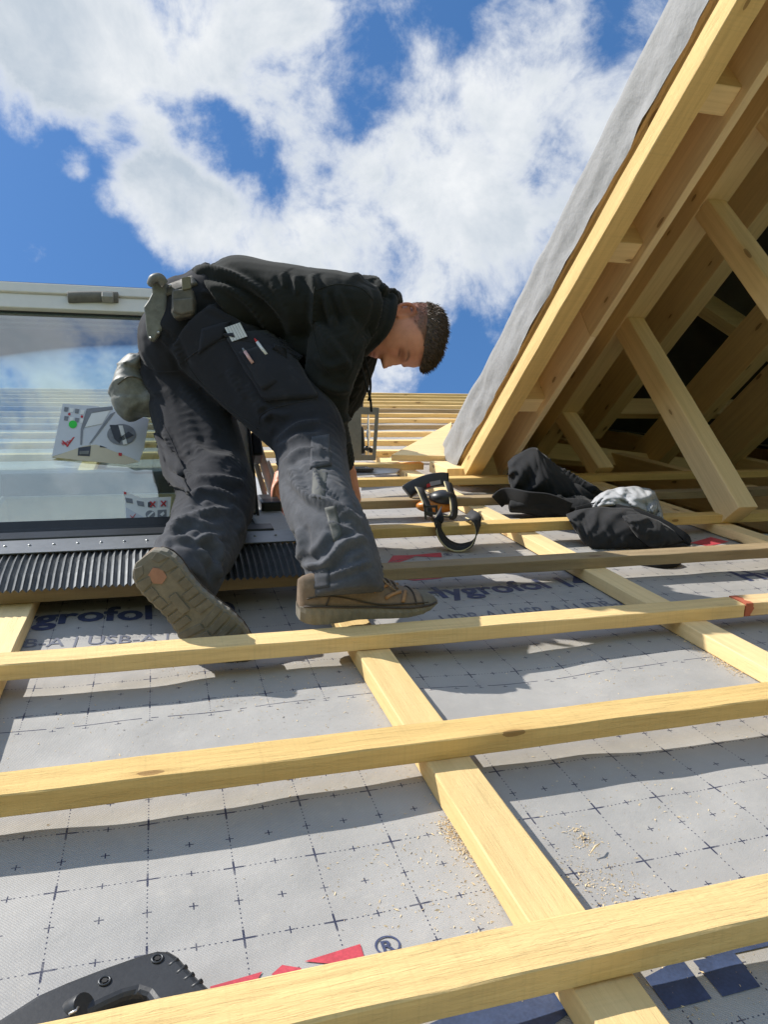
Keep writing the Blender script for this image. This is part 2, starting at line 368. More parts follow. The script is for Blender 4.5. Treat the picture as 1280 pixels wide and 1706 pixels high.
def meshobj_from(name, mats, parent, V, F, smooth=True):
    """V in world coordinates"""
    o3 = np.array(parent_world(parent)) if parent is not None else V.mean(0)
    me = bpy.data.meshes.new(name); me.from_pydata([tuple(q) for q in V - o3], [], F)
    for q in (mats if isinstance(mats, (list, tuple)) else [mats]): me.materials.append(q)
    if smooth: me.polygons.foreach_set('use_smooth', [True] * len(me.polygons))
    o = bpy.data.objects.new(name, me); COL.objects.link(o)
    if parent is not None: o.parent = parent
    else: o.location = Vector(o3)
    return o
def remeshed(mb, voxel, smooth=3, fac=0.5):
    """one closed skin round everything in mb (world coordinates out)"""
    V = (M @ np.array(mb.v).T).T
    me = bpy.data.meshes.new('tmp'); me.from_pydata([tuple(q) for q in V], [], mb.f)
    bm = bmesh.new(); bm.from_mesh(me); bmesh.ops.remove_doubles(bm, verts=bm.verts, dist=1e-6); bmesh.ops.recalc_face_normals(bm, faces=bm.faces); bm.to_mesh(me); bm.free()
    o = bpy.data.objects.new('tmp', me); COL.objects.link(o)
    md = o.modifiers.new('r', 'REMESH'); md.mode = 'VOXEL'; md.voxel_size = voxel
    if smooth:
        s = o.modifiers.new('s', 'SMOOTH'); s.factor = fac; s.iterations = smooth
    dg = bpy.context.evaluated_depsgraph_get(); ev = o.evaluated_get(dg); m2 = bpy.data.meshes.new_from_object(ev)
    n = len(m2.vertices); co = np.empty(n * 3); m2.vertices.foreach_get('co', co); no = np.empty(n * 3); m2.vertices.foreach_get('normal', no)
    F = [tuple(p.vertices) for p in m2.polygons]
    bpy.data.objects.remove(o); bpy.data.meshes.remove(me); bpy.data.meshes.remove(m2)
    return co.reshape(-1, 3), no.reshape(-1, 3), F
def to_roof(Vw): return (M.T @ np.asarray(Vw).T).T
def set_attr(o, name, vals, typ='FLOAT'):
    a = o.data.attributes.new(name, typ, 'POINT')
    if typ == 'FLOAT': a.data.foreach_set('value', np.asarray(vals, float))
    else: a.data.foreach_set('color', np.asarray(vals, float).ravel())
def bvh_of(V, F): return BVHTree.FromPolygons([Vector(q) for q in V], F)
def decal(bvh, quad, nu, nv, off, thick, name, mat, parent, smooth=True, fallback=None, bulge=0.0, dust=None):
    """patch of cloth sewn onto a surface: quad gives its four corners as seen, it is laid on the surface and given thickness"""
    cw = W(CAM); pts = []; ok = []
    q = [np.asarray(x, float) for x in quad]
    for j in range(nv + 1):
        for i in range(nu + 1):
            a, b = i / nu, j / nv
            x, y = (q[0] * (1 - a) + q[1] * a) * (1 - b) + (q[3] * (1 - a) + q[2] * a) * b
            d = Vector(W(ray(x, y))).normalized(); h = bvh.ray_cast(Vector(cw), d)
            if h[0] is None: pts.append(None); ok.append(d); continue
            pts.append(np.array(h[0]) ); ok.append(np.array(h[1]))
    good = [p for p in pts if p is not None]
    if not good: return None
    for i, p in enumerate(pts):
        if p is None:
            d = np.array(ok[i]); dist = np.linalg.norm(np.mean(good, 0) - cw); c = cw + d * dist
            k = min(range(len(pts)), key=lambda j: 1e9 if pts[j] is None else np.linalg.norm(pts[j] - c)); pts[i] = pts[k] * .9 + c * .1; ok[i] = ok[k]
    P = np.array(pts); Nn = np.array([nrm(x) for x in ok])
    # soften
    G = P.reshape(nv + 1, nu + 1, 3); H = Nn.reshape(nv + 1, nu + 1, 3)
    for _ in range(2):
        H2 = H.copy(); H2[1:-1, 1:-1] = (H[:-2, 1:-1] + H[2:, 1:-1] + H[1:-1, :-2] + H[1:-1, 2:]) / 4; H = H2
    bb = np.array([[bulge * math.sin(math.pi * i / nu) * math.sin(math.pi * j / nv) for i in range(nu + 1)] for j in range(nv + 1)])[..., None]
    top = (G + H * (off + thick + bb)).reshape(-1, 3); bot = (G + H * (off - 0.012)).reshape(-1, 3); n = len(top)
    F = []; st = nu + 1
    for j in range(nv):
        for i in range(nu):
            a = j * st + i; F.append((a, a + 1, a + st + 1, a + st)); F.append((n + a, n + a + st, n + a + st + 1, n + a + 1))
    rim = [i for i in range(nu)] + [j * st + nu for j in range(nv)] + [nv * st + i for i in range(nu, 0, -1)] + [j * st for j in range(nv, 0, -1)]
    for k in range(len(rim)):
        a, b = rim[k], rim[(k + 1) % len(rim)]; F.append((a, a + n, b + n, b))
    V = np.vstack([top, bot])
    o = meshobj_from(name, mat, parent, V, F, smooth)
    bm = bmesh.new(); bm.from_mesh(o.data); bmesh.ops.recalc_face_normals(bm, faces=bm.faces); bm.to_mesh(o.data); bm.free()
    if dust is not None: set_attr(o, 'dust', [dust] * len(V))
    return o
#==SECTIONS==
# ------------------------------------------------------------------ camera, sun, sky
cam = bpy.data.cameras.new('camera'); co = bpy.data.objects.new('camera', cam); COL.objects.link(co)
cam.sensor_fit = 'VERTICAL'; cam.sensor_height = 36.0; cam.sensor_width = 27.0; cam.lens = F_PX / 1706 * 36.0
cam.clip_start = 0.02; cam.clip_end = 3000
rw, uw, fw = (M @ CAXR), (M @ CAXU), (M @ CAXF)
co.matrix_world = Matrix(((rw[0], uw[0], -fw[0], 0), (rw[1], uw[1], -fw[1], 0), (rw[2], uw[2], -fw[2], 0), (0, 0, 0, 1)))
co.location = Vector(W(CAM)); SC.camera = co
SUNR = nrm([-0.97, 1.02, 1.0])
SC.cycles.max_bounces = 14; SC.cycles.diffuse_bounces = 8; SC.cycles.glossy_bounces = 6; SC.cycles.transparent_max_bounces = 16; SUNW = M @ SUNR
sl = bpy.data.lights.new('sun', 'SUN'); sl.energy = 4.6; sl.angle = math.radians(0.53); sl.color = (1.0, 0.955, 0.88)
so = bpy.data.objects.new('sun', sl); COL.objects.link(so)
so.rotation_euler = Vector(SUNW).to_track_quat('Z', 'Y').to_euler(); so.location = Vector(SUNW * 30)
SC.view_settings.view_transform = 'Standard'; SC.view_settings.look = 'None'; SC.view_settings.exposure = 0.40; SC.view_settings.gamma = 1.0

wd = bpy.data.worlds.new('World'); SC.world = wd; wd.use_nodes = True
nt = wd.node_tree; bg = nt.nodes['Background']; bg.inputs['Strength'].default_value = 0.10
sky = N(nt, 'ShaderNodeTexSky'); sky.sky_type = 'NISHITA'; sky.sun_disc = False
sky.sun_elevation = math.asin(SUNW[2]); sky.sun_rotation = math.atan2(SUNW[0], SUNW[1]); sky.altitude = 300; sky.air_density = 1.0; sky.dust_density = 0.3; sky.ozone_density = 2.0
tc = N(nt, 'ShaderNodeTexCoord'); D = tc.outputs['Generated']
def nz(scale, det, ro, dist=0.0, off=(0, 0, 0), sc=(1, 1, 1)):
    mp = N(nt, 'ShaderNodeMapping'); L(nt, D, mp.inputs[0]); mp.inputs['Location'].default_value = off; mp.inputs['Scale'].default_value = sc
    n = N(nt, 'ShaderNodeTexNoise', Scale=scale, Detail=det, Roughness=ro, Distortion=dist); L(nt, mp.outputs[0], n.inputs['Vector']); return n.outputs[0]
big = nz(3.1, 3.0, 0.5, 0.3, (4.1, 1.7, 0.4))
mid = nz(8.0, 12.0, 0.62, 0.25, (1.3, 9.2, 5.1))
fin = nz(30.0, 8.0, 0.65, 0.3, (3.3, 2.2, 8.1))
dens = mth(nt, 'MULTIPLY_ADD', big, 0.9, mth(nt, 'MULTIPLY_ADD', mid, 2.9, mth(nt, 'MULTIPLY', fin, 0.55)))   # mean ~ 0.93
# where the weather of this day put cloud banks (+) and open sky (-): direction, angular radius, weight
BANKS = [(60, 330, 190, -.42), (130, 470, 130, -.30), (350, 222, 52, -.40), (150, 215, 55, -.40), (420, 238, 40, -.3), (250, 212, 48, -.42), (615, 135, 80, -.42), (825, 25, 95, -.45), (1085, 15, 85, -.40),
         (860, 520, 90, -.25), (770, 640, 75, -.32), (-150, 300, 260, -.3), (20, 230, 70, -.3), (960, 30, 60, -.10), (420, 330, 60, -.12), (790, 430, 60, -.1),
         (330, 90, 190, .22), (130, 70, 160, .36), (60, 105, 100, .42), (25, 140, 70, .42), (120, 175, 45, .25), (115, 275, 26, .45), (60, 415, 24, .40), (150, 460, 26, .3), (150, 380, 20, .2), (230, 300, 80, .42), (170, 110, 70, .25), (300, 110, 80, .2), (300, 370, 60, .2), (420, 250, 60, -.3), (470, 140, 50, -.15), (740, 200, 40, -.2), (540, 250, 40, -.15), (560, 330, 230, .26), (900, 230, 210, .30), (700, 120, 90, .10), (250, 330, 90, .16), (430, 410, 120, .22), (660, 260, 150, .2),
         (690, 590, 60, .14), (540, 60, 90, .12), (870, 120, 80, .12), (120, 275, 22, .18), (60, 412, 22, .16), (1000, 130, 80, .14), (740, 520, 60, .1),
         (100, 610, 130, .28), (330, 540, 80, .1)]
_th = math.radians(48); _ns = np.array([0, -math.sin(_th), math.cos(_th)])
BANKS += [(170, 550, 90, -.15, 1), (30, 590, 70, .15, 1), (60, 775, 90, -.25, 1), (120, 840, 140, .4, 1), (150, 790, 60, -.2, 1), (225, 840, 100, .5, 1), (15, 850, 70, .35, 1), (250, 620, 70, .1, 1), (330, 760, 80, .25, 1)]
for (x, y, r, w, *rf) in BANKS:
    d = nrm(ray(x, y))
    if rf: d = d - 2 * np.dot(d, _ns) * _ns      # the part of the sky behind the camera, mirrored by the pane
    d = M @ d
    dp = N(nt, 'ShaderNodeVectorMath', operation='DOT_PRODUCT'); L(nt, D, dp.inputs[0]); dp.inputs[1].default_value = tuple(d)
    mr = N(nt, 'ShaderNodeMapRange'); mr.interpolation_type = 'SMOOTHERSTEP'; L(nt, dp.outputs['Value'], mr.inputs[0])
    mr.inputs[1].default_value = math.cos(min(1.2, r * 1.45 / F_PX)); mr.inputs[2].default_value = 1.0; mr.inputs[3].default_value = 0; mr.inputs[4].default_value = w
    dens = mth(nt, 'ADD', dens, mr.outputs[0])
cover = N(nt, 'ShaderNodeMapRange'); cover.interpolation_type = 'SMOOTHSTEP'; L(nt, dens, cover.inputs[0])
cover.inputs[1].default_value = 1.88; cover.inputs[2].default_value = 2.74
thick = N(nt, 'ShaderNodeMapRange'); thick.interpolation_type = 'SMOOTHSTEP'; L(nt, dens, thick.inputs[0]); thick.inputs[1].default_value = 2.2; thick.inputs[2].default_value = 2.9
shade = nz(4.2, 10.0, 0.62, 0.4, (7.7, 3.1, 2.2))
sh = mth(nt, 'MULTIPLY', ramp(nt, shade, (0.36, 0.0), (0.62, 1.0)), thick.outputs[0])
cloud = mixc(nt, sh, (6.8, 7.0, 7.2), (3.9, 4.5, 5.2))
hs = N(nt, 'ShaderNodeHueSaturation'); hs.inputs['Saturation'].default_value = 1.22; hs.inputs['Value'].default_value = 1.42; L(nt, sky.outputs[0], hs.inputs['Color'])
L(nt, mixc(nt, cover.outputs[0], hs.outputs[0], cloud), bg.inputs['Color'])

# ------------------------------------------------------------------ setting: ground far below, attic floor
mb = MB(); g = 600
GZ = -7.5
pts = [M.T @ np.array(q) for q in ((-g, -g, GZ), (g, -g, GZ), (g, g, GZ), (-g, g, GZ))]
mb.quad(*pts); tag(mb.build('ground', EARTH), kind='structure')
mb = MB(); pts = [M.T @ np.array(q) for q in ((1.2, 0.2, -0.2), (4.9, 0.2, -0.2), (4.9, 5.2, -0.2), (1.2, 5.2, -0.2))]
pts = [p for p in pts]; mb.prism(pts, UPR, -0.05); tag(mb.build('attic_floor', BOARD), kind='structure')
for (a, b) in (((1.2, 0.2), (4.9, 0.2)), ((4.9, 0.2), (4.9, 5.2)), ((4.9, 5.2), (1.2, 5.2)), ((1.2, 5.2), (1.2, 0.2))):
    mb = MB(); a3, b3 = M.T @ np.array((*a, -.2)), M.T @ np.array((*b, -.2)); n_ = nrm(np.cross(b3 - a3, UPR)); top = [q[1] + .2 - .11 for q in (a, b)]
    mb.prism([a3, b3, b3 + UPR * top[1], a3 + UPR * top[0]], n_, .03); tag(mb.build('attic_wall', BOARD), 'boarded attic wall under the roof seen dimly behind the dormer studs', 'wall', 'attic walls')

# ------------------------------------------------------------------ roof underlay membrane
CU = [-0.965, -0.302, 0.379, 1.106, 1.85, 2.6, 3.3, 4.0]      # counter-batten centre lines
CW = 0.066
def sag(u, v):
    for a, b in zip([-3.4, -2.9, -2.25, -1.6] + CU, [-2.9, -2.25, -1.6] + CU + [5]):
        if a <= u < b:
            t = (u - a) / (b - a); return math.sin(math.pi * t) ** 0.8
    return 0.4
def memb(u, v):
    z = -0.0650 - 0.007 * sag(u, v) * (0.65 + 1.1 * noise.noise(Vector((u * 1.6, v * 2.2, 4))))
    lap = math.exp(-((v - 1.20) / 0.09) ** 2)
    s_ = sag(u, v)
    z += s_ * 0.009 * noise.noise(Vector((u * 2.4, v * 6, 2.0))) + s_ * 0.0032 * noise.noise(Vector((u * 9, v * 16, 6.0)))
    z += s_ * lap * 0.010 * noise.noise(Vector((u * 3.0 + 5, v * 14, 1.0)))
    return z
UW0, UW1, VW0, VW1 = -0.60, 0.27, 1.80, 2.86     # roof window opening
def membg(u, v):
    i = min(max(int(np.searchsorted(US, u)) - 1, 0), len(US) - 2); j = min(max(int(np.searchsorted(VS, v)) - 1, 0), len(VS) - 2)
    a = (u - US[i]) / (US[i + 1] - US[i]); b = (v - VS[j]) / (VS[j + 1] - VS[j])
    z00, z10, z01, z11 = MZ[i, j], MZ[i + 1, j], MZ[i, j + 1], MZ[i + 1, j + 1]
    return z00 + a * (z10 - z00) + b * (z11 - z10) if a >= b else z00 + b * (z01 - z00) + a * (z11 - z01)
MZ = {}
def in_hole(u, v): return (UW0 + .02 < u < UW1 - .02 and VW0 + .1 < v < VW1 - .02) or (1.90 < u < 3.9 and 1.93 < v < 2.88 + min(max(0, u - 1.285), max(0, 4.715 - u)) * 1.5)
def axis(a, b, fine0, fine1, f, c):
    xs = list(np.arange(a, fine0, c)) + list(np.arange(fine0, fine1, f)) + list(np.arange(fine1, b + c, c)); return xs
US = axis(-3.4, 5.0, -0.5, 1.95, 0.02, 0.1); VS = axis(-1.4, 7.9, 0.1, 2.9, 0.02, 0.12)
def membrane_mat():
    m, nt, b = nodes_of('grey_roofing_membrane')
    uv = N(nt, 'ShaderNodeUVMap'); sep = N(nt, 'ShaderNodeSeparateXYZ'); L(nt, uv.outputs[0], sep.inputs[0])
    U, V = sep.outputs[0], sep.outputs[1]
    wn = N(nt, 'ShaderNodeTexNoise', Scale=900.0, Detail=2.0); L(nt, uv.outputs[0], wn.inputs['Vector'])
    p = GRID
    a = mth(nt, 'DIVIDE', mth(nt, 'SUBTRACT', U, p[0]), p[2]); c = mth(nt, 'DIVIDE', mth(nt, 'SUBTRACT', V, p[1]), p[3])
    def dist(x, k, size):
        f = mth(nt, 'FRACT', mth(nt, 'MULTIPLY_ADD', x, k, 0.5)); return mth(nt, 'MULTIPLY', mth(nt, 'ABSOLUTE', mth(nt, 'SUBTRACT', f, 0.5)), size / k)
    du, dv = dist(a, 1, p[2]), dist(c, 1, p[3]); hu_, hv = dist(a, 2, p[2]), dist(c, 2, p[3])
    def cross(x, y, Ln, t): return mth(nt, 'MAXIMUM', mth(nt, 'MULTIPLY', mth(nt, 'LESS_THAN', x, t), mth(nt, 'LESS_THAN', y, Ln)), mth(nt, 'MULTIPLY', mth(nt, 'LESS_THAN', y, t), mth(nt, 'LESS_THAN', x, Ln)))
    big_ = cross(du, dv, 0.0120, 0.00125); small = cross(hu_, hv, 0.0050, 0.00078)
    def dots(x, along): return mth(nt, 'MULTIPLY', mth(nt, 'LESS_THAN', x, 0.00078), mth(nt, 'LESS_THAN', mth(nt, 'FRACT', mth(nt, 'MULTIPLY', along, 16.0)), 0.34))
    dt = mth(nt, 'MAXIMUM', dots(du, c), dots(dv, a))
    # the lap line: long and short dashes
    lf = mth(nt, 'FRACT', mth(nt, 'MULTIPLY', U, 7.0))
    lap = mth(nt, 'MULTIPLY', mth(nt, 'LESS_THAN', mth(nt, 'ABSOLUTE', mth(nt, 'SUBTRACT', V, LAPV)), 0.0011), mth(nt, 'MAXIMUM', mth(nt, 'LESS_THAN', lf, 0.72), mth(nt, 'MULTIPLY', mth(nt, 'GREATER_THAN', lf, 0.82), mth(nt, 'LESS_THAN', lf, 0.9))))
    # open band without print just below the lap
    band = mth(nt, 'GREATER_THAN', mth(nt, 'ABSOLUTE', mth(nt, 'SUBTRACT', V, LAPV - 0.085)), 0.075)
    ink = mth(nt, 'MULTIPLY', mth(nt, 'MAXIMUM', mth(nt, 'MAXIMUM', big_, small), dt), band)
    ink = mth(nt, 'MAXIMUM', ink, lap)
    wear = N(nt, 'ShaderNodeTexNoise', Scale=60.0, Detail=5.0); L(nt, uv.outputs[0], wear.inputs['Vector'])
    ink = mth(nt, 'MULTIPLY', ink, ramp(nt, wear.outputs[0], (0.28, 0.55), (0.5, 0.97)))
    dirt = N(nt, 'ShaderNodeTexNoise', Scale=4.5, Detail=7.0, Roughness=0.65); L(nt, uv.outputs[0], dirt.inputs['Vector'])
    dust = N(nt, 'ShaderNodeTexNoise', Scale=26.0, Detail=9.0, Roughness=0.75); L(nt, uv.outputs[0], dust.inputs['Vector'])
    base = mixc(nt, ramp(nt, dirt.outputs[0], (0.32, 0.0), (0.68, 1.0)), (0.335, 0.322, 0.302), (0.43, 0.412, 0.385))
    base = mixc(nt, mth(nt, 'MULTIPLY', ramp(nt, dust.outputs[0], (0.56, 0.0), (0.78, 1.0)), 0.42), base, (0.60, 0.55, 0.46))
    # woven twill
    tw = N(nt, 'ShaderNodeTexWave', Scale=170.0, Distortion=1.5, Detail=1.0); tw.bands_direction = 'DIAGONAL'; L(nt, uv.outputs[0], tw.inputs['Vector'])
    base = mixc(nt, mth(nt, 'MULTIPLY', tw.outputs['Fac'], 0.16), base, (0.25, 0.26, 0.28))
    base = mixc(nt, mth(nt, 'MULTIPLY', ramp(nt, wn.outputs[0], (0.4, 0.0), (0.7, 1.0)), 0.14), base, (0.62, 0.62, 0.63))
    col = mixc(nt, ink, base, (0.022, 0.028, 0.065))
    L(nt, col, b.inputs['Base Color']); b.inputs['Roughness'].default_value = 0.62; b.inputs['Specular IOR Level'].default_value = 0.3
    und = N(nt, 'ShaderNodeTexNoise', Scale=17.0, Detail=4.0, Roughness=0.55); L(nt, uv.outputs[0], und.inputs['Vector'])
    bump(nt, b, mth(nt, 'MULTIPLY_ADD', und.outputs[0], 5.0, mth(nt, 'MULTIPLY_ADD', tw.outputs['Fac'], 0.8, mth(nt, 'MULTIPLY_ADD', dust.outputs[0], 0.9, wn.outputs[0]))), 0.4, 0.0012)
    return m
gp = np.array([onw(x, y, -0.070)[:2] for x, y in [(110, 1391), (92, 1491), (72, 1623), (247, 1374), (245, 1470), (377, 1354), (390, 1446), (405, 1561)]])
gu = (gp[5:, 0].mean() - gp[:3, 0].mean()) / 2; gv = ((gp[0, 1] - gp[2, 1]) / 2 + (gp[5, 1] - gp[7, 1]) / 2) / 2
GRID = (gp[:3, 0].mean(), (gp[0, 1] + gp[3, 1] + gp[5, 1]) / 3, gu, gv)
LAPV = float(np.mean([onw(x, y, -0.077)[1] for x, y in ((280, 1205), (640, 1160), (982, 1125))]))
MEMB = membrane_mat()
mb = MB(); idx = {}
for j, v in enumerate(VS):
    for i, u in enumerate(US): MZ[i, j] = memb(u, v); idx[i, j] = mb.add([(u, v, MZ[i, j])])
for j in range(len(VS) - 1):
    for i in range(len(US) - 1):
        u, v = (US[i] + US[i + 1]) / 2, (VS[j] + VS[j + 1]) / 2
        if in_hole(u, v): continue
        q = [(i, j), (i + 1, j), (i + 1, j + 1), (i, j + 1)]
        for tri in ((q[0], q[1], q[2]), (q[0], q[2], q[3])): mb.face([idx[k] for k in tri], [(US[a], VS[b]) for a, b in tri], True)
membrane = tag(mb.build('roof_membrane', MEMB), 'grey roofing membrane printed with blue dotted grid, crosses and lettering', 'roofing membrane')
def on_membrane(bm_pts, faces, name, mat, label=None, lift=0.0011):
    """flat print laid on the undulating sheet; bm_pts in (u,v)"""
    bm = bmesh.new(); vs = [bm.verts.new((u, v, 0)) for u, v in bm_pts]
    for f in faces:
        try: bm.faces.new([vs[k] for k in f])
        except ValueError: pass
    bmesh.ops.triangulate(bm, faces=bm.faces)
    for _ in range(4):
        ed = [e for e in bm.edges if e.calc_length() > 0.014]
        if not ed: break
        bmesh.ops.subdivide_edges(bm, edges=ed, cuts=1); bmesh.ops.triangulate(bm, faces=bm.faces)
    V = np.array([W((q.co.x, q.co.y, membg(q.co.x, q.co.y) + lift)) for q in bm.verts]); bm.verts.index_update()
    F = [tuple(q.index for q in f.verts) for f in bm.faces]; bm.free()
    o = meshobj_from(name, mat, membrane, V, F, True)
    bm = bmesh.new(); bm.from_mesh(o.data); bmesh.ops.recalc_face_normals(bm, faces=bm.faces)
    if bm.faces and sum((f.normal.dot(Vector(W((0, 0, 1)))) for f in bm.faces)) < 0: bmesh.ops.reverse_faces(bm, faces=bm.faces)
    bm.to_mesh(o.data); bm.free()
    if label: o['label'] = label
    return o
def text2d(s, size, bold=0.0, spacing=1.0):
    c = bpy.data.curves.new('t', 'FONT'); c.body = s; c.size = size; c.offset = bold; c.space_character = spacing; c.fill_mode = 'FRONT'; c.resolution_u = 3
    o = bpy.data.objects.new('t', c); COL.objects.link(o); dg = bpy.context.evaluated_depsgraph_get()
    me = bpy.data.meshes.new_from_object(o.evaluated_get(dg))
    P = np.array([v.co[:2] for v in me.vertices]); F = [tuple(p.vertices) for p in me.polygons]
    bpy.data.objects.remove(o); bpy.data.curves.remove(c); bpy.data.meshes.remove(me); return P, F
def print_text(s, size, p0, p1, name, mat, bold=0.0, label=None, hscale=None):
    """text from baseline start p0 towards p1 (roof u,v); the width is fitted to p1"""
    P, F = text2d(s, size, bold); p0, p1 = np.array(p0), np.array(p1); d = (p1 - p0); l = np.linalg.norm(d); d = d / l; n = np.array([-d[1], d[0]])
    k = l / P[:, 0].max() if hscale is None else hscale
    cx = sorted((min(P[q, 0] for q in f), max(P[q, 0] for q in f), fi) for fi, f in enumerate(F)); groups = [[]]; hi = None
    for a, b, fi in cx:                                     # one object per word
        if hi is not None and a - hi > 0.16 * size: groups.append([])
        groups[-1].append(fi); hi = b if hi is None else max(hi, b)
    for gq in groups:
        used = sorted({q for fi in gq for q in F[fi]}); ix = {q: i for i, q in enumerate(used)}
        on_membrane([tuple(p0 + d * P[q, 0] * k + n * P[q, 1]) for q in used], [tuple(ix[q] for q in F[fi]) for fi in gq], name, mat, label)
NAVY = plain('navy_print', (0.045, 0.058, 0.125), 0.6, 0, 300, 0.45, 0.1, 0.0005)
BLUE = plain('blue_print', (0.045, 0.07, 0.15), 0.6, 0, 300, 0.4, 0.1, 0.0005)
REDP = plain('red_print', (0.50, 0.055, 0.075), 0.6, 0, 300, 0.35, 0.1, 0.0005)
GREYP = plain('grey_print', (0.14, 0.15, 0.19), 0.6, 0, 300, 0.35, 0.1, 0.0005)
wm = -0.068
def onm(x, y):
    w = wm
    for _ in range(5): p = onw(x, y, w); w = membg(p[0], p[1])
    return p
h0 = onm(704, 998)[:2]; h1 = onm(992, 974)[:2]; ht = onm(697, 981)[:2]
SZ = float(ht[1] - h0[1]) / 0.70; TW = float(np.linalg.norm(h1 - h0)) * 1.115
print_text('Hygrofol 140', SZ, h0, h0 + (h1 - h0) / np.linalg.norm(h1 - h0) * TW, 'lettering', NAVY, 0.0035)
l1 = onm(395, 1024)[:2]; l0 = l1 - np.array([TW, 0.0])
print_text('Hygrofol 140', SZ, (l0[0], l1[1] - 0.005), (l1[0], l1[1] + .005), 'lettering', NAVY, 0.0035)
r0 = onm(1246, 968)[:2]
print_text('Hygrofol 140', SZ, r0, r0 + np.array([TW, 0.0]), 'lettering', NAVY, 0.0035)
s0 = onm(735, 1032)[:2]; s1 = onm(1035, 1004)[:2]
print_text('UDB-A | USB-A | UDB-A', 0.062, s0 - np.array([0, .02]), s1 - np.array([-.02, .02]), 'lettering', GREYP, 0.0004)
s0 = onm(-35, 1084)[:2]; s1 = onm(420, 1057)[:2]
print_text('UDB-A | USB-A | UDB-A', 0.062, s0 - np.array([.0, 0]), s1, 'lettering', GREYP, 0.0004)
print_text('UDB-A | USB-A | UDB-A', 0.062, r0 - np.array([.0, .11]), r0 + np.array([0.6, -.11]), 'lettering', GREYP, 0.0004)
# red angular mark with its (R), on both printed rows
def mark(px):
    P = [onm(x, y)[:2] for x, y in px]; return [tuple(q) for q in P]
for quads in ([[(646, 938), (655, 926), (735, 921), (737, 929), (692, 927)], [(646, 939), (694, 927), (652, 942)]],
              [[(652, 962), (700, 957), (752, 957), (735, 964), (690, 968)]],
              [[(1150, 905), (1185, 895), (1215, 903), (1180, 910)]]):
    for q in quads: on_membrane(mark(q), [tuple(range(len(q)))], 'logo_mark', REDP)
for q in ([(507, 1603), (600, 1574), (607, 1596), (560, 1608)], [(452, 1625), (470, 1609), (502, 1614), (500, 1640)], [(350, 1645), (437, 1620), (425, 1640), (350, 1670)]):
    on_membrane(mark(q), [tuple(range(len(q)))], 'logo_mark', REDP)
def ringR(px, size):
    c = onm(*px)[:2]; n = 28; pts = []; F = []
    for k in range(n):
        a = 2 * math.pi * k / n
        for r in (size, size * 0.84): pts.append((c[0] + r * math.cos(a), c[1] + r * math.sin(a)))
    for k in range(n): F.append((2 * k, 2 * ((k + 1) % n), 2 * ((k + 1) % n) + 1, 2 * k + 1))
    on_membrane(pts, F, 'registered_mark', NAVY)
    P, F = text2d('R', size * 1.6, 0.0005); P = P - P.mean(0); on_membrane([(c[0] + a, c[1] + b - size * .05) for a, b in P], F, 'registered_mark', NAVY)
ringR((646, 1576), 0.0135); ringR((747, 924), 0.0135)
# the big blue letters nearest the lens
for q in ([(1075, 1630), (1135, 1597), (1187, 1665), (1115, 1684)], [(1155, 1602), (1225, 1590), (1268, 1645), (1205, 1662)], [(1160, 1590), (1290, 1545), (1290, 1575), (1215, 1592), (1180, 1597)],
          [(705, 1712), (750, 1692), (925, 1648), (948, 1690), (905, 1722), (760, 1745)], [(560, 1735), (690, 1712), (740, 1750), (560, 1790)]):
    on_membrane(mark(q), [tuple(range(len(q)))], 'lettering', BLUE)

# ------------------------------------------------------------------ counter-battens
CT, CB = -0.0305, -0.0625
def clabel(i): return ['counter-batten hidden left of the roof window', 'short counter-batten at the left edge below the pleated apron', 'wide pale counter-batten running up the middle of the foreground',
                       'counter-batten right of centre passing under the black jacket', 'counter-batten at right under the foot of the dormer stud', 'counter-batten beyond the right edge', 'counter-batten beyond the right edge', 'counter-batten beyond the right edge'][i]
for i, u in enumerate(CU):
    v1 = 7.9; v0 = -1.3
    if i == 1: v1 = 1.74
    if i in (0, 5, 6, 7): continue
    if i == 4: v1 = 2.9
    o = timber('counter_batten', (u - CW / 2, v0, CB), (0, v1 - v0, 0), (CW, 0, 0), (0, 0, CT - CB), WD_PALE, seg=0.05)
    tag(o, clabel(i), 'counter batten', 'counter-battens running up the slope' if i > 4 else None)
    if i == 1:
        o2 = timber('counter_batten', (u - CW / 2, 2.95, CB), (0, 4.95, 0), (CW, 0, 0), (0, 0, CT - CB), WD_PALE, seg=0.1)
        tag(o2, 'counter-batten above the roof window behind the worker', 'counter batten')
for u in ():
    o = timber('counter_batten', (u - CW / 2, -1.3, CB), (0, 9.2, 0), (CW, 0, 0), (0, 0, CT - CB), WD_PALE, seg=0.1); tag(o, 'counter-batten beyond the left edge', 'counter batten', 'counter-battens beyond the left edge')

# ------------------------------------------------------------------ roof battens
BW, BT = 0.055, 0.030
ORD = ['', 'first', 'second', 'third', 'fourth', 'fifth', 'sixth', 'seventh', 'eighth', 'ninth', 'tenth', 'eleventh', 'twelfth', 'thirteenth']
def batten(k, u0, u1, mat, label, seg=0.05, dv=0.0, tilt=0.0):
    v = k * S + dv
    o = timber('roof_batten', (u0, v - BW, -BT), (u1 - u0, tilt, 0), (0, BW, 0), (0, 0, BT), mat, seg=seg, rough=0.0013)
    tag(o, label, 'roof batten', 'roof battens across the slope'); return o
batten(1, -3.4, 5.0, WD, 'thick rough sawn batten nearest the camera across the bottom right', 0.03)
batten(2, -3.4, 5.0, WD, 'sunlit batten second from the camera, across the middle of the foreground', 0.03)
batten(3, -3.4, 1.235, WD, "batten under the worker's boots with dark knots", 0.03)
batten(3, 1.239, 5.0, WD_RED, 'batten at right with a red painted sawn end', 0.03)
batten(4, -3.4, 5.0, WD_GREY, 'greyish batten under the pleated apron and the jacket hem', 0.04)
batten(5, 0.33, 5.0, WD, 'batten the black jacket and the strap hang over', 0.04)
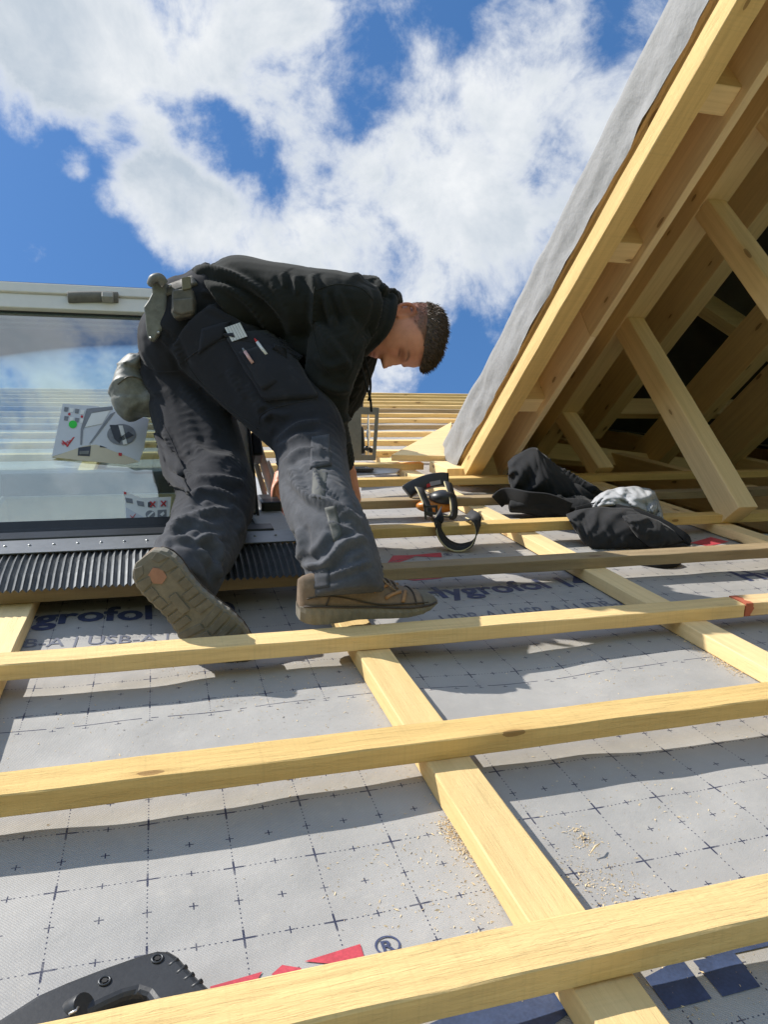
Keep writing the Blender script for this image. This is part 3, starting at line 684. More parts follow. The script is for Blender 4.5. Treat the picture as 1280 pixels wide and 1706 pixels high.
batten(6, 0.33, 2.6, WD_GREY, 'dark weathered batten carrying the orange strapped case', 0.05)
batten(7, 0.33, 5.0, WD, 'batten running into the dormer behind the jacket', 0.05)
batten(8, 0.33, 1.18, WD, 'short batten under the circular saw, ending at the dormer', 0.05)
for k in range(9, 21):
    batten(k, -3.4, min(5.0, 1.25 + (k * S - 2.93) / 1.55) if k < 15 else 5.0, WD if k not in (12, 15) else WD_GREY, 'far roof batten at the top of the roof, %s below the ridge' % (ORD[21 - k] if k < 20 else 'first'), 0.08)
o = timber('ridge_board', (-3.4, 20 * S + .01, -0.09), (8.4, 0, 0), (0, 0.025, 0), (0, 0, 0.075), WD_PALE, seg=0.2); tag(o, 'thin board along the ridge at the top of the battens', 'ridge board')
# the other slope of the house, beyond the ridge
mb = MB(); rv = 20 * S + .04
mb.prism([np.array((-3.4, rv, -0.1)), np.array((5, rv, -0.1)), np.array((5, rv, -0.1)) + np.array((0, 0, -8.0)), np.array((-3.4, rv, -0.1)) + np.array((0, 0, -8.0))], np.array((0, 1., 0)), 0.04)
tag(mb.build('roof_slope', MEMB), 'far roof slope behind the ridge', 'roof')
# main rafters seen in the opening under the dormer
for i, u in enumerate((1.9, 2.62, 3.34)):
    o = timber('main_rafter', (u + .03, 1.0, -0.25), (0, 5.2, 0), (0.08, 0, 0), (0, 0, 0.18), WD_PLANED, seg=0.2)
    tag(o, 'main roof rafter in the shade of the open dormer, %s from the left' % ORD[i + 1], 'rafter', 'main rafters in the dormer opening')
# ------------------------------------------------------------------ dormer under construction
E_, S_ = np.array([0, -0.7254, 0.6884]), np.array([0, 0.6884, 0.7254])
DO = np.array([0, 2.93, 0.0])
def DP(u, e, s): return DO + np.array([u, 0, 0]) + e * E_ + s * S_
UX = np.array([1.0, 0, 0])
dormer = thing('dormer_frame', (1.9, 2.0, 0), 'unfinished timber dormer with open studs and grey membrane along its eave', 'dormer')
EMAX = 3.0
def bar(name, u, e0, e1, s, du, ds, mat, lab=None, **k):
    o = timber(name, DP(u, e0, s), E_ * (e1 - e0), UX * du, S_ * ds, mat, dormer, **k)
    if lab: o['label'] = lab
    return o
bar('eave_batten', 1.262, -0.03, EMAX, -0.087, 0.072, 0.059, WD, 'bright sunlit eave batten', rough=0.0016)
bar('fascia_board', 1.292, -0.02, EMAX, -0.03, 0.024, 0.2, WD_PLANED)
for e0, e1 in ((0.0, 0.9), (0.903, 1.95), (1.953, EMAX)):
    bar('soffit_board', 1.465, e0, e1, -0.052, 0.026, 0.26, BOARD)
bar('wall_plate', 1.88, -0.35, EMAX, 0.306, 0.10, 0.15, WD_PLANED, bevel=0.003)
bar('purlin', 2.45, -0.6, EMAX, 0.60, 0.09, 0.22, WD_PLANED, bevel=0.003)
bar('purlin', 2.9, -0.9, EMAX, 0.447, 0.085, 0.223, WD_PLANED, bevel=0.003)
bar('purlin', 3.3, -1.1, EMAX, 0.37, 0.09, 0.29, WD_PLANED, bevel=0.003)
bar('ridge_beam', 2.96, -1.8, EMAX, 1.45, 0.08, 0.2, WD_PLANED, bevel=0.003)
bar('wall_plate', 4.02, -0.35, EMAX, 0.306, 0.10, 0.15, WD_PLANED, bevel=0.003)
def sfoot(e, w): return (w - 0.6884 * e) / 0.7254
for i, (et, ef) in enumerate(((-0.055, 0.06), (0.555, 0.705), (1.154, 1.29), (1.50, 1.62), (1.95, 2.05))):
    a = DP(1.885 if i != 1 else 1.845, ef, sfoot(ef, -0.03)); b = DP(1.885, et, 0.3045); ew = 0.105 if i == 1 else 0.08
    timber('stud', a, b - a, E_ * ew, UX * 0.08, WD_PLANED, dormer, bevel=0.003)
for k in range(2):        # mirrored studs of the far wall
    e = 0.4 + k * 0.9; a = DP(4.03, e, sfoot(e, -0.03)); b = DP(4.03, e, 0.3045); timber('stud', a, b - a, E_ * .08, UX * 0.08, WD_PLANED, dormer, bevel=0.003, seg=.2)
SLP = 1.07
def rafter(e, side):
    mb = MB(); P = [(1.345, -0.03), (1.458, -0.03), (2.958, 1.565), (2.958, 1.80), (1.345, 0.085)]
    if side < 0: P = [(6.0 - u, s) for u, s in P]
    mb.prism([DP(u, e, s) for u, s in P], E_, 0.078)
    L_ = [(1.345, -.03)]; 
    o = mb.build('rafter', WD_PLANED, dormer, 0.002, seg=1); return o
for e in (-0.25, 0.45, 1.205, 1.70, 2.4): rafter(e, 1); rafter(e, -1)
mb = MB(); q = [DP(1.285, -0.16, 0.035), DP(1.285, EMAX, 0.035), DP(3.0, EMAX, 0.035 + 1.715 * SLP), DP(3.0, -2.1, 0.035 + 1.715 * SLP)]
mb.prism(q, np.cross(E_, q[2] - q[1]) * -1, 0.02)
mb.build('roof_boarding', BOARD, dormer)
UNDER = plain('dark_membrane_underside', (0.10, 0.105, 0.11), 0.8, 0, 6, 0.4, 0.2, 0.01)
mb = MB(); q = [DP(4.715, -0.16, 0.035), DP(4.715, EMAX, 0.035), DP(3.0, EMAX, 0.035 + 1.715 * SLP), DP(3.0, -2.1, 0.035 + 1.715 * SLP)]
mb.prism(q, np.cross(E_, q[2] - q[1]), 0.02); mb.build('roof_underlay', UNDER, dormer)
# far side of the dormer and what closes the view inside it
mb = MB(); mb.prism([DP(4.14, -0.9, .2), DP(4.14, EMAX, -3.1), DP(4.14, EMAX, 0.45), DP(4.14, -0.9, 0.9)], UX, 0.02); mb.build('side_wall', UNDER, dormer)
for (u0, e0, s0, u1, e1, s1, dd) in ((2.2, -.6, .75, 3.9, -.6, .75, .12), (2.1, -.75, .55, 3.9, -.75, .3, .12)):
    a, b = DP(u0, e0, s0), DP(u1, e1, s1); timber('collar_tie', a, b - a, E_ * 0.05, S_ * dd, WD_PLANED, dormer, seg=.2)
# membrane folded over the eave
mb = MB(); es = np.linspace(-0.07, EMAX, 110); ns = 9; ids = {}
for i, e in enumerate(es):
    low = 0.004 + 0.004 * noise.noise(Vector((e * 2.3, 0, 3))) + 0.004 * noise.noise(Vector((e * 9, 0, 8)))
    topz = 0.165 + 0.02 * math.exp(-(e / 0.4) ** 2)
    for j in range(ns + 4):
        if j <= ns:
            t = j / ns; s = low + (topz - low) * t
            ripple = 0.011 * noise.noise(Vector((e * 6 + s * 9, s * 14 - e * 4, 2))) + 0.006 * noise.noise(Vector((e * 13 + s * 20, s * 30, 5)))
            u = 1.268 - 0.003 * math.sin(math.pi * t) + ripple * (1.2 - .5 * t) - 0.012 * (1 - t) * (0.5 + noise.noise(Vector((e * 1.7, 1, 1))))
        else:
            t = j - ns; s = topz + t * 0.10 * SLP - 0.0; u = 1.268 + 0.02 + t * 0.10; 
        ids[i, j] = mb.add([DP(u, e, s)])
for i in range(len(es) - 1):
    for j in range(ns + 3):
        mb.face((ids[i, j], ids[i + 1, j], ids[i + 1, j + 1], ids[i, j + 1]), [(es[i], j * .02), (es[i + 1], j * .02), (es[i + 1], j * .02 + .02), (es[i], j * .02 + .02)], True)
PLAINM = plain('plain_grey_membrane', (0.265, 0.262, 0.258), 0.8, 0, 30, 0.14, 0.45, 0.010)
mb.build('eave_membrane', PLAINM, dormer)
# wedge shaped valley board at the foot of the eave
mb = MB(); A = onw(652, 768, 0.012); Bq = onw(742, 770, 0.012); C_ = at(752, 712, np.dot(Bq - CAM, CAXF) + 0.42); D_ = at(742, 720, np.dot(Bq - CAM, CAXF) + 0.50)
mb.prism([A, Bq, C_, D_], np.cross(Bq - A, D_ - A), 0.03)
tag(mb.build('valley_board', WD_PALE, None, 0.002), 'pale triangular board lying at the foot of the dormer eave', 'board')
o = timber('noggin', onw(745, 800, -0.03) , (0.0, 0.22, 0), (0.12, 0, 0), (0, 0, 0.05), WD_PALE); tag(o, 'short block of wood under the lower end of the dormer eave', 'wood block')

# ------------------------------------------------------------------ roof window
win = thing('roof_window', (-0.16, 1.9, 0), 'roof window with raised white sash and dark frame beside the worker', 'roof window')
va = onw(0, 985, 0.012)[1]; vb = onw(0, 925, 0.045)[1]; vc = onw(0, 903, 0.055)[1]
# pleated apron
mb = MB(); u0, u1, per = -1.0, 0.352, 0.0148; n = int((u1 - u0) / per * 4); prof = [0, 0.55, 1, 0.55]
rows = []
for r, (v, w) in enumerate(((va, 0.010), (va + (vb - va) * .33, 0.026), (va + (vb - va) * .66, 0.037), (vb, 0.043))):
    rows.append([mb.add([(u0 + i * per / 4, v + 0.006 * noise.noise(Vector((i * .05, 0, 2))) , w + 0.0075 * (prof[i % 4] - .5) + 0.0045 * noise.noise(Vector((i * .035, r * .4, 5))))]) for i in range(n + 1)])
for r in range(3):
    for i in range(n): mb.face((rows[r][i], rows[r][i + 1], rows[r + 1][i + 1], rows[r + 1][i]), None, False)
ap = mb.build('pleated_apron', GREY_METAL, win)
ap.modifiers.new('t', 'SOLIDIFY').thickness = 0.0012
mb = MB(); mb.box((u0, vb - .004, 0.046), (u1 - u0, 0, 0), (0, vc - vb + .004, 0.008), (0, -.002, .004)); st = mb.build('apron_strip', plain('zinc_strip', (0.30, 0.31, 0.32), 0.4, 0.6, 50, 0.15, 0.1, 0.0005), win, 0.001)
mb = MB()
for k in range(26):
    mb.ball((u0 + 0.03 + k * 0.052, (vb + vc) / 2, 0.0555), (0.0035, 0.0035, 0.002), 8, 5)
mb.build('rivets', LIGHT_METAL, st)['kind'] = 'stuff'
# fixed frame: four dark profiles round the opening
TH = math.radians(48); QS = np.array([0, math.cos(TH), math.sin(TH)]); NS = np.array([0, -math.sin(TH), math.cos(TH)])
vs = 1.955
mb = MB()
mb.box((UW0, vc, 0.0), (UW1 - UW0 + .01, 0, 0), (0, 0.062, 0), (0, 0, 0.062)); mb.box((UW0, vc + .064, -0.02), (UW1 - UW0 + .01, 0, 0), (0, 0.05, 0), (0, 0, 0.068))
mb.box((UW1 - .045, vc + .064, -0.05), (0.055, 0, 0), (0, VW1 - vc - .06, 0), (0, 0, 0.085)); mb.box((UW0, vc + .116, -0.05), (0.05, 0, 0), (0, VW1 - vc - .11, 0), (0, 0, 0.085))
mb.box((UW0 + .052, VW1 - .06, -0.05), (UW1 - UW0 - .10, 0, 0), (0, .06, 0), (0, 0, 0.085))
mb.build('window_frame', BLACK_PL if False else DARK_METAL, win, 0.003)
LIN = plain('cream_window_lining', (0.60, 0.53, 0.38), 0.6, 0, 20, 0.12, 0.1, 0.001)
mb = MB(); d_ = -0.42
mb.box((UW0 + .05, vc + .12, d_), (UW1 - UW0 - .1, 0, 0), (0, .02, 0), (0, 0, -d_ - .03)); mb.box((UW0 + .05, VW1 - .08, d_), (UW1 - UW0 - .1, 0, 0), (0, .02, 0), (0, 0, -d_ - .05))
mb.box((UW0 + .052, vc + .142, d_), (.018, 0, 0), (0, VW1 - .082 - vc - .142, 0), (0, 0, -d_ - .05)); mb.box((UW1 - .068, vc + .142, d_), (.018, 0, 0), (0, VW1 - .082 - vc - .142, 0), (0, 0, -d_ - .05))
mb.box((UW0 + .052, vc + .12, d_ - .03), (UW1 - UW0 - .104, 0, 0), (0, VW1 - vc - .18, 0), (0, 0, 0.02))
mb.build('window_lining', LIN, win)
# raised sash
SB = np.array([0, vs, 0.014])
def SQ(u, q, n): return SB + np.array([u, 0, 0]) + q * QS + n * NS
SU0, SU1, SL = UW0 + 0.03, 0.262, 0.882
sash = MB()
sash.box(SQ(SU0, SL - .098, -.03), UX * (SU1 - SU0), QS * 0.058, NS * 0.05)
sash.box(SQ(SU0, SL - .04, -.034), UX * (SU1 - SU0), QS * 0.04, NS * 0.062)
sash.box(SQ(SU1 - .034, 0.036, -.03), UX * 0.034, QS * (SL - .136), NS * 0.05); sash.box(SQ(SU0, 0.036, -.03), UX * 0.04, QS * (SL - .136), NS * 0.05)
sobj = sash.build('sash', WHITE_PVC, win, 0.003)
mb = MB(); mb.box(SQ(SU0, -.03, -.035), UX * (SU1 - SU0), QS * 0.034, NS * 0.065); mb.box(SQ(SU0, 0.006, -.03), UX * (SU1 - SU0), QS * 0.028, NS * 0.048)
mb.box(SQ(SU1 + .001, -0.02, -.032), UX * 0.007, QS * (SL + .02), NS * 0.06); mb.box(SQ(SU0, SL + .001, -.032), UX * (SU1 - SU0), QS * 0.006, NS * 0.055)
mb.build('sash_edge_trim', BLACK_PL, sobj, 0.003)
mb = MB(); mb.box(SQ(SU0 + .04, 0.034, -.012), UX * (SU1 - SU0 - .074), QS * (SL - .132), NS * 0.012); mb.build('glass_pane', GLASS, sobj)
mb = MB(); mb.box(SQ(SU0 + .04, SL - .103, .0012), UX * (SU1 - SU0 - .074), QS * 0.006, NS * 0.003); mb.build('glazing_seal', BLACK_PL, sobj)
def onsash(x, y, n):
    P = SB + n * NS; r = ray(x, y); return CAM + r * (np.dot(P - CAM, NS) / np.dot(r, NS))
hq = [onsash(x, y, 0.026) for x, y in ((112, 496), (130, 495.5), (155, 495), (180, 495), (197, 496))]
mb = MB(); mb.tube(hq, [(.0185, .0185)] * 5, 16); hb = mb.build('handle_bar', FOAM, sobj, 0.004)
mb = MB(); a = onsash(181, 502, 0.018); mb.box(a - UX * .02 - QS * .01, UX * .035, QS * .022, NS * .03); mb.build('handle_bracket', plain('grey_bracket', (0.35, 0.34, 0.31), 0.5), hb, 0.003)
# hinge block and stay arms on the right
hp = onsash(424, 742, 0.0)
mb = MB(); mb.box(SQ(SU1 + .009, np.dot(hp - SB, QS) - .05, -.03), UX * .03, QS * .085, NS * .055); mb.build('hinge_block', BLACK_PL, win, 0.006)
for (x0, y0, x1, y1, d0, d1, wd_) in ((430, 742, 462, 852, 2.36, 2.46, .012), (444, 768, 474, 838, 2.42, 2.56, .009), (426, 770, 448, 850, 2.35, 2.36, .008)):
    mb = MB(); mb.ribbon([at(x0, y0, d0), at((x0 + x1) / 2, (y0 + y1) / 2, (d0 + d1) / 2), at(x1, y1, d1)], UX, wd_ * 2, .008); mb.build('stay_arm', plain('grey_stay_arm', (0.26, 0.27, 0.28), 0.4, 0.4, 90, 0.15, 0.1, 0.0004), win, 0.0015)
mb = MB(); mb.box(onw(436, 862, .03), UX * .06, (0, .12, 0), (0, 0, .045)); mb.build('latch_block', BLACK_PL, win, 0.006)
mb = MB(); mb.box((UW1 - .02, vc + .02, .036), UX * .09, (0, VW1 - vc, 0), (0, 0, .012)); mb.build('side_flashing', plain('pale_side_flashing', (0.50, 0.51, 0.52), 0.5, 0.2, 60, 0.12, 0.1, 0.0006), win, 0.003)

# papers lying on the pane
def sheet(px, n, th=0.0012, wave=0.003):
    mb = MB(); mb.prism([onsash(x, y, n) for x, y in px], NS, th); return mb
def plate_on(px, n, name, mat, par): return sheet(px, n, 0.0006).build(name, mat, par)
def circ(x, y, rx, ry, n=18): return [(x + rx * math.cos(2 * math.pi * k / n), y + ry * math.sin(2 * math.pi * k / n)) for k in range(n)]
def tick(px, s, n, par, name):
    x, y = px; plate_on([(x - s, y - .45 * s), (x - .1 * s, y + .55 * s), (x + s, y - s), (x + .75 * s, y - .95 * s), (x - .1 * s, y + .15 * s), (x - .75 * s, y - .45 * s)], n, name, RED, par)
bro = thing('leaflet', onsash(165, 720, .004), 'large grey carton leaflet with green dot resting on the glass', 'leaflet')
sheet([(104, 673), (160, 677), (248, 698), (240, 745), (232, 769), (215, 762), (150, 741), (86, 761)], .004).build('cover', PAPER, bro)
sheet([(86, 762), (140, 743), (160, 741), (218, 763), (231, 770), (208, 774), (140, 768)], .0055).build('lower_flap', PAPER_B, bro)
plate_on(circ(121, 707, 7, 6.4), .006, 'green_dot', GREEN, bro)
plate_on(circ(202, 724, 24, 17.5, 26), .006, 'round_picture', INK_G, bro)
plate_on([(182, 708), (196, 708), (203, 727), (199, 739), (190, 731)], .0072, 'picture_detail', INK, bro); plate_on([(196, 731), (214, 719), (222, 725), (204, 734)], .0072, 'picture_detail', INK, bro)
plate_on([(197, 709), (204, 709), (212, 740), (205, 741)], .0072, 'picture_detail', PAPER_W, bro)
plate_on([(144, 681), (187, 677), (188, 682), (152, 688), (138, 716), (136, 741), (133, 741), (134, 715)], .006, 'window_drawing', INK_G, bro)
plate_on([(152, 689), (183, 684), (170, 706), (141, 712)], .006, 'window_drawing', PAPER_W, bro); plate_on([(183, 690), (192, 686), (152, 738), (148, 739)], .006, 'window_drawing', INK_G, bro)
plate_on([(130, 746), (151, 743), (149, 760), (129, 759)], .0072, 'picture_detail', INK, bro); plate_on([(132, 752), (148, 751), (147, 757), (132, 757)], .0084, 'picture_detail', LEATHER, bro)
plate_on([(166, 742), (178, 746), (166, 745)], .0072, 'picture_detail', INK, bro); plate_on([(197, 754), (203, 755), (202, 760), (197, 759)], .0072, 'red_print', RED, bro)
for (x, y) in ((115, 690), (136, 694)): plate_on(circ(x, y, 2.2, 2.2, 8), .006, 'red_print', RED, bro)
for k in range(8):
    x = 107 + 9 * (k % 4); y = 678 + (k // 4) * 15 + 1.5 * (k % 4); plate_on([(x, y), (x + 7, y + 1), (x + 5, y + 8), (x - 1, y + 7)], .0058, 'small_picture', (INK_G, PAPER_W)[k % 2], bro)
tick((113, 739), 11, .006, bro, 'red_tick')
def sash_text(s, px0, px1, size_px, n, name, mat, par):
    a, b = onsash(*px0, n), onsash(*px1, n); P, F = text2d(s, 1.0, 0.02); k = np.linalg.norm(b - a) / P[:, 0].max(); ex = nrm(b - a); ey = nrm(np.cross(NS, ex))
    V = np.array([W(a + ex * x * k + ey * y * k) for x, y in P]); return meshobj_from(name, mat, par, V, F, False)
sash_text('Roto', (104, 742), (119, 735), 5, .0075, 'lettering', RED, bro)
le2 = thing('leaflet', onsash(245, 850, .004), 'small white instruction leaflet with red crosses at the foot of the glass', 'leaflet')
sheet([(207, 819), (236, 830), (285, 828), (281, 868), (210, 871)], .003).build('cover', PAPER_W, le2)
plate_on([(209, 845), (240, 862), (228, 872), (211, 872)], .0045, 'fold', PAPER, le2)
for (x, y) in ((214, 833), (233, 838)): plate_on([(x - 6, y - 4), (x + 6, y - 2), (x + 7, y + 6), (x - 4, y + 4)], .005, 'small_picture', INK_G, le2)
for (x, y) in ((254, 840), (272, 839)):
    plate_on([(x - 7, y - 6), (x + 7, y - 6), (x + 7, y + 6), (x - 7, y + 6)], .0045, 'small_picture', PAPER, le2)
    plate_on([(x - 5, y - 4), (x - 3, y - 5), (x + 5, y + 4), (x + 3, y + 5)], .0055, 'red_cross', RED, le2); plate_on([(x + 5, y - 4), (x + 3, y - 5), (x - 5, y + 4), (x - 3, y + 5)], .0065, 'red_cross', RED, le2)
plate_on([(246, 837), (252, 836), (252, 845), (246, 845)], .005, 'red_cross', INK, le2)
plate_on(circ(250, 857, 8, 6.5), .0045, 'round_picture', INK_G, le2); plate_on([(245, 860), (254, 852), (256, 854), (247, 862)], .0055, 'picture_detail', PAPER_W, le2)
plate_on([(262, 850), (277, 849), (277, 861), (262, 862)], .0045, 'small_picture', INK_G, le2); plate_on([(266, 857), (272, 852), (274, 856), (270, 860)], .0055, 'picture_detail', PAPER_W, le2)
tick((221, 861), 5, .006, le2, 'red_tick'); plate_on([(206, 819), (210, 820), (210, 824), (206, 823)], .005, 'red_print', RED, le2)

# ------------------------------------------------------------------ circular saw standing on a batten
dS = float(np.dot(onw(605, 768, 0.0) - CAM, CAXF))
saw = thing('circular_saw', at(605, 768, dS), 'circular saw standing on its edge with grey slotted base plate', 'circular saw')
def facing(px, d, th): mb = MB(); mb.prism([at(x, y, d) for x, y in px], CAXF, th); return mb
mb = MB()
for px in ([(578, 678), (602, 678), (602, 767), (578, 767)], [(602, 678), (632, 679), (631.4, 691), (602, 690)], [(625, 691), (631.5, 691), (626, 767), (620, 767)], [(602, 758), (621, 758), (620.5, 767), (602, 767)]):
    mb.prism([at(x, y, dS) for x, y in px], CAXF, .006)
mb.build('base_plate', PLATE, saw, 0.001)
mb = MB(); mb.ball(at(614, 723, dS + .02), (.022, .006, .105), 24, 14, ax=(CAXF, CAXR, CAXU)); mb.ball(at(614, 723, dS + .02), (.010, .010, .03), 12, 8, ax=(CAXF, CAXR, CAXU)); mb.build('blade', LIGHT_METAL, saw)
mb = MB(); mb.prism([at(x, y, dS + .03) for x, y in ((585, 700), (606, 712), (609, 756), (585, 756))], CAXF, .08); mb.tube([at(607, 745, dS + .01), at(622, 752, dS + .02)], .012, 8); mb.build('motor_housing', BLACK_PL, saw, 0.008)
facing([(576, 664), (605, 664), (605, 679), (576, 679)], dS + .01, .07).build('battery', BLACK_PL, saw, 0.005)
facing([(580, 652), (604, 655), (605, 663), (580, 663)], dS + .02, .05).build('battery_cap', plain('grey_label', (.42, .40, .40), .5, 0, 120, .5), saw, 0.003)
# flashing strip with comb, lying between battens
a, b, c, d = onw(578, 794, -.02), onw(660, 789, -.02), onw(668, 782, -.02), onw(578, 778, -.02)
mb = MB(); mb.prism([a, b, c, d], (0, 0, 1), .004); fl = tag(mb.build('eaves_strip', GREY_METAL, None, 0.001), 'grey strip with a black comb edge lying behind the second batten above the worker', 'metal strip')
mb = MB()
for k in range(12):
    x = 580 + k * 3.6; mb.box(onw(x, 786, -.012), UX * .006, (0, .10, 0.0), (0, 0, .008))
mb.box(onw(580, 783, -.006), onw(623, 783, -.006) - onw(580, 783, -.006), (0, .03, 0), (0, 0, .006)); mb.build('comb', BLACK_PL, fl)

# ------------------------------------------------------------------ strapped case hanging on the battens
dC = float(np.dot(onw(720, 830, 0.02) - CAM, CAXF))
cs = thing('strapped_case', at(722, 838, dC), 'black and orange case with yellow edged black straps lying across the battens', 'strapped case')
mb = MB(); P = [(677, 820), (690, 812), (712, 803), (735, 799), (747, 800)]
mb.ribbon(catmull([at(x, y, dC + .10 + .0008 * (x - 677)) for x, y in P], 5), nrm(CAXU + .4 * CAXF), .052, .022); top = mb.build('black_shell', BLACK_PL, cs, 0.004)
q = [at(716, 803, dC + .11), at(734, 799.5, dC + .115), at(735, 806, dC + .11), at(718, 810, dC + .105)]; mb = MB(); mb.prism(q, -CAXF, .004); mb.build('grey_label', plain('label_grey', (.33, .30, .29), .5), top)
q = [at(711, 807, dC + .095), at(716, 805, dC + .096), at(718, 810, dC + .095), at(712, 812, dC + .094)]; mb = MB(); mb.prism(q, -CAXF, .004); mb.build('red_label', RED, top)
mb = MB(); mb.ball(at(728, 843, dC + .06), (.075, .05, .026), 20, 12, ax=(CAXR, CAXF, CAXU)); mb.build('orange_body', ORANGE, cs)
mb = MB(); mb.ball(at(738, 830, dC + .05), (.05, .055, .03), 16, 10, ax=(CAXR, CAXF, CAXU)); mb.build('dark_cover', BLACK_PL, cs)
d5 = float(np.dot(onw(765, 874, 0.0) - CAM, CAXF)) - .05
def strap(P, w, edge=True, side=None):
    pts = catmull([at(*p) for p in P], 8); s = CAXF + .25 * CAXR if side is None else side
    mb = MB(); mb.ribbon(pts, s, w, .0028); o = mb.build('strap', WEB, cs)
    mb = MB(); nn = []
    s = nrm(s); mb.ribbon([p - s * (w / 2 + .0006) for p in pts], s, .0035, .0036); mb.build('strap_edging', WEB_EDGE, o)
strap([(698, 812, dC + .08), (702, 818, dC + .03), (708, 832, dC), (714, 846, dC - .03), (716, 860, dC - .05)], .03, side=CAXR + .8 * CAXF)
strap([(746, 803, dC + .09), (750, 815, dC + .04), (756, 835, dC - .0), (757, 852, dC - .03), (752, 860, dC - .05), (735, 857, dC - .06)], .03, side=CAXR + .8 * CAXF)
strap([(731, 852, d5 + .10), (729, 862, d5 + .02), (730, 874, d5), (734, 890, d5), (746, 905, d5), (765, 912, d5), (785, 906, d5), (795, 890, d5), (796, 874, d5), (790, 862, d5 + .02), (779, 857, d5 + .10)], .040, side=.75 * CAXF + .5 * CAXU + .30 * CAXR)
mb = MB()
for px in ([(706, 842), (729, 842), (729, 846), (706, 846)], [(708, 852), (731, 854), (731, 858), (708, 856)], [(706, 842), (710, 842), (712, 866), (708, 866)], [(725, 842), (729, 842), (731, 858), (727, 858)]):
    mb.prism([at(x, y, dC - .065) for x, y in px], CAXF, .008)
mb.build('buckle', BLACK_PL, cs, 0.0012)

# ------------------------------------------------------------------ black tool handle on the membrane
tool = thing('hand_tool', onw(150, 1660, -.03), 'black plastic hand tool with ribbed grip lying on the membrane at the bottom left', 'hand tool')
WH = -0.028
outer = [(-60, 1730), (0, 1692), (60, 1654), (110, 1632), (170, 1609), (230, 1588), (262, 1579), (284, 1580), (298, 1590), (314, 1608), (333, 1628), (353, 1645), (372, 1668), (330, 1692), (280, 1690), (252, 1668), (243, 1656), (228, 1651), (205, 1657), (176, 1670), (140, 1688), (100, 1712), (40, 1760)]
P = [onw(x, y, WH) for x, y in outer]
mb = MB(); mb.prism(P, (0, 0, -1), .040); th_ = mb.build('grip_body', BLACK_PL, tool, 0.007, seg=3)
for (x0, y0, x1, y1) in ((281, 1611, 299, 1597), (294, 1624, 313, 1608), (306, 1635, 325, 1621), (319, 1647, 339, 1632)):
    x1 = x0 + (x1 - x0) * .86; y1 = y0 + (y1 - y0) * .86; a, b = onw(x0, y0, WH - .0018), onw(x1, y1, WH - .0018); mb = MB(); mb.tube([a, (a + b) / 2, b], .0024, 8); mb.build('grip_rib', RUBBER_D if False else BLACK_PL, tool)
for (x, y) in ((262, 1597), (174, 1634)):
    c = onw(x, y, WH + .0006); mb = MB(); n = 20
    ring = [c + np.array([math.cos(2 * math.pi * k / n), math.sin(2 * math.pi * k / n), 0]) * .0048 for k in range(n)]
    mb.tube(ring + [ring[0]], .0011, 6, False); mb.build('screw', DARK_METAL, tool)
    mb = MB(); mb.prism([c + np.array([math.cos(2 * math.pi * k / 6), math.sin(2 * math.pi * k / 6), 0]) * .0028 for k in range(6)], (0, 0, 1), .0008); mb.build('screw_socket', plain('socket_black', (.004, .004, .004), .6), tool)
mb = MB(); mb.tube([onw(112, 1690, WH - .012), onw(140, 1676, WH + .002)], .011, 16); mb.build('trigger_wheel', BLACK_PL, tool, 0.001)
mb = MB(); a = onw(112, 1688, WH + .004); mb.tube([onw(114, 1690, WH + .006), onw(126, 1684, WH + .006), onw(130, 1678, WH + .006)], .0012, 6); mb.build('trigger_mark', LIGHT_METAL, tool)

# ------------------------------------------------------------------ sawdust, splinter, shavings
mb = MB(); rng = random.Random(3)
def chip(u, v, s):
    w = membg(u, v) + s * .3; a = rng.random() * 6.28; l = s * (1 + 2.5 * rng.random() ** 3); d = np.array([math.cos(a), math.sin(a), rng.uniform(-.2, .3)]); n = np.array([-d[1], d[0], rng.uniform(-.4, .4)])
    p = np.array([u, v, w]); i = mb.add([p - d * l / 2, p + n * s * .3, p + d * l / 2, p - n * s * .3 + np.array([0, 0, s * .3])])
    mb.face((i, i + 1, i + 2)); mb.face((i, i + 2, i + 3)); mb.face((i, i + 3, i + 1))
def spill(px0, px1, n, spread, smin=.0006, smax=.0019):
    a, b = onw(*px0, -.07), onw(*px1, -.07)
    smin *= 1.25; smax *= 1.35
    for _ in range(int(n * 2.3)):
        t = rng.random(); q = a + (b - a) * t; chip(q[0] + rng.gauss(0, spread) , q[1] + rng.gauss(0, spread), rng.uniform(smin, smax))
spill((745, 1375), (800, 1430), 420, .010); spill((790, 1425), (870, 1530), 260, .008); spill((725, 1290), (760, 1350), 150, .006)
spill((1100, 1035), (1240, 1130), 520, .012, .0008, .0024); spill((1010, 955), (1090, 1000), 200, .008); spill((920, 930), (1000, 965), 120, .01)
spill((600, 1120), (660, 1200), 220, .010); spill((960, 1450), (1060, 1490), 160, .022); spill((960, 1385), (990, 1410), 70, .010)
spill((400, 1290), (640, 1250), 90, .05); spill((300, 1100), (560, 1180), 160, .06); spill((700, 1300), (900, 1560), 160, .06); spill((620, 1450), (820, 1510), 160, .05)
spill((60, 1230), (560, 1170), 140, .08); spill((900, 1100), (1250, 1180), 150, .07); spill((950, 1560), (1250, 1660), 120, .05); spill((1000, 1330), (1250, 1380), 120, .08)
tag(mb.build('sawdust', CHIP, None, recalc=False), 'pale sawdust and chips scattered along the counter-battens', 'sawdust', kind='stuff')
a, b = onw(984, 1422, -.065), onw(1000, 1408, -.065); mb = MB(); mb.tube([a, (a + b) / 2 + (0, 0, .004), b + (0, 0, .002)], [.0006, .0014, .0008], 5)
tag(mb.build('wood_splinter', CHIP), 'single curled wood splinter on the membrane right of the middle counter-batten', 'splinter')
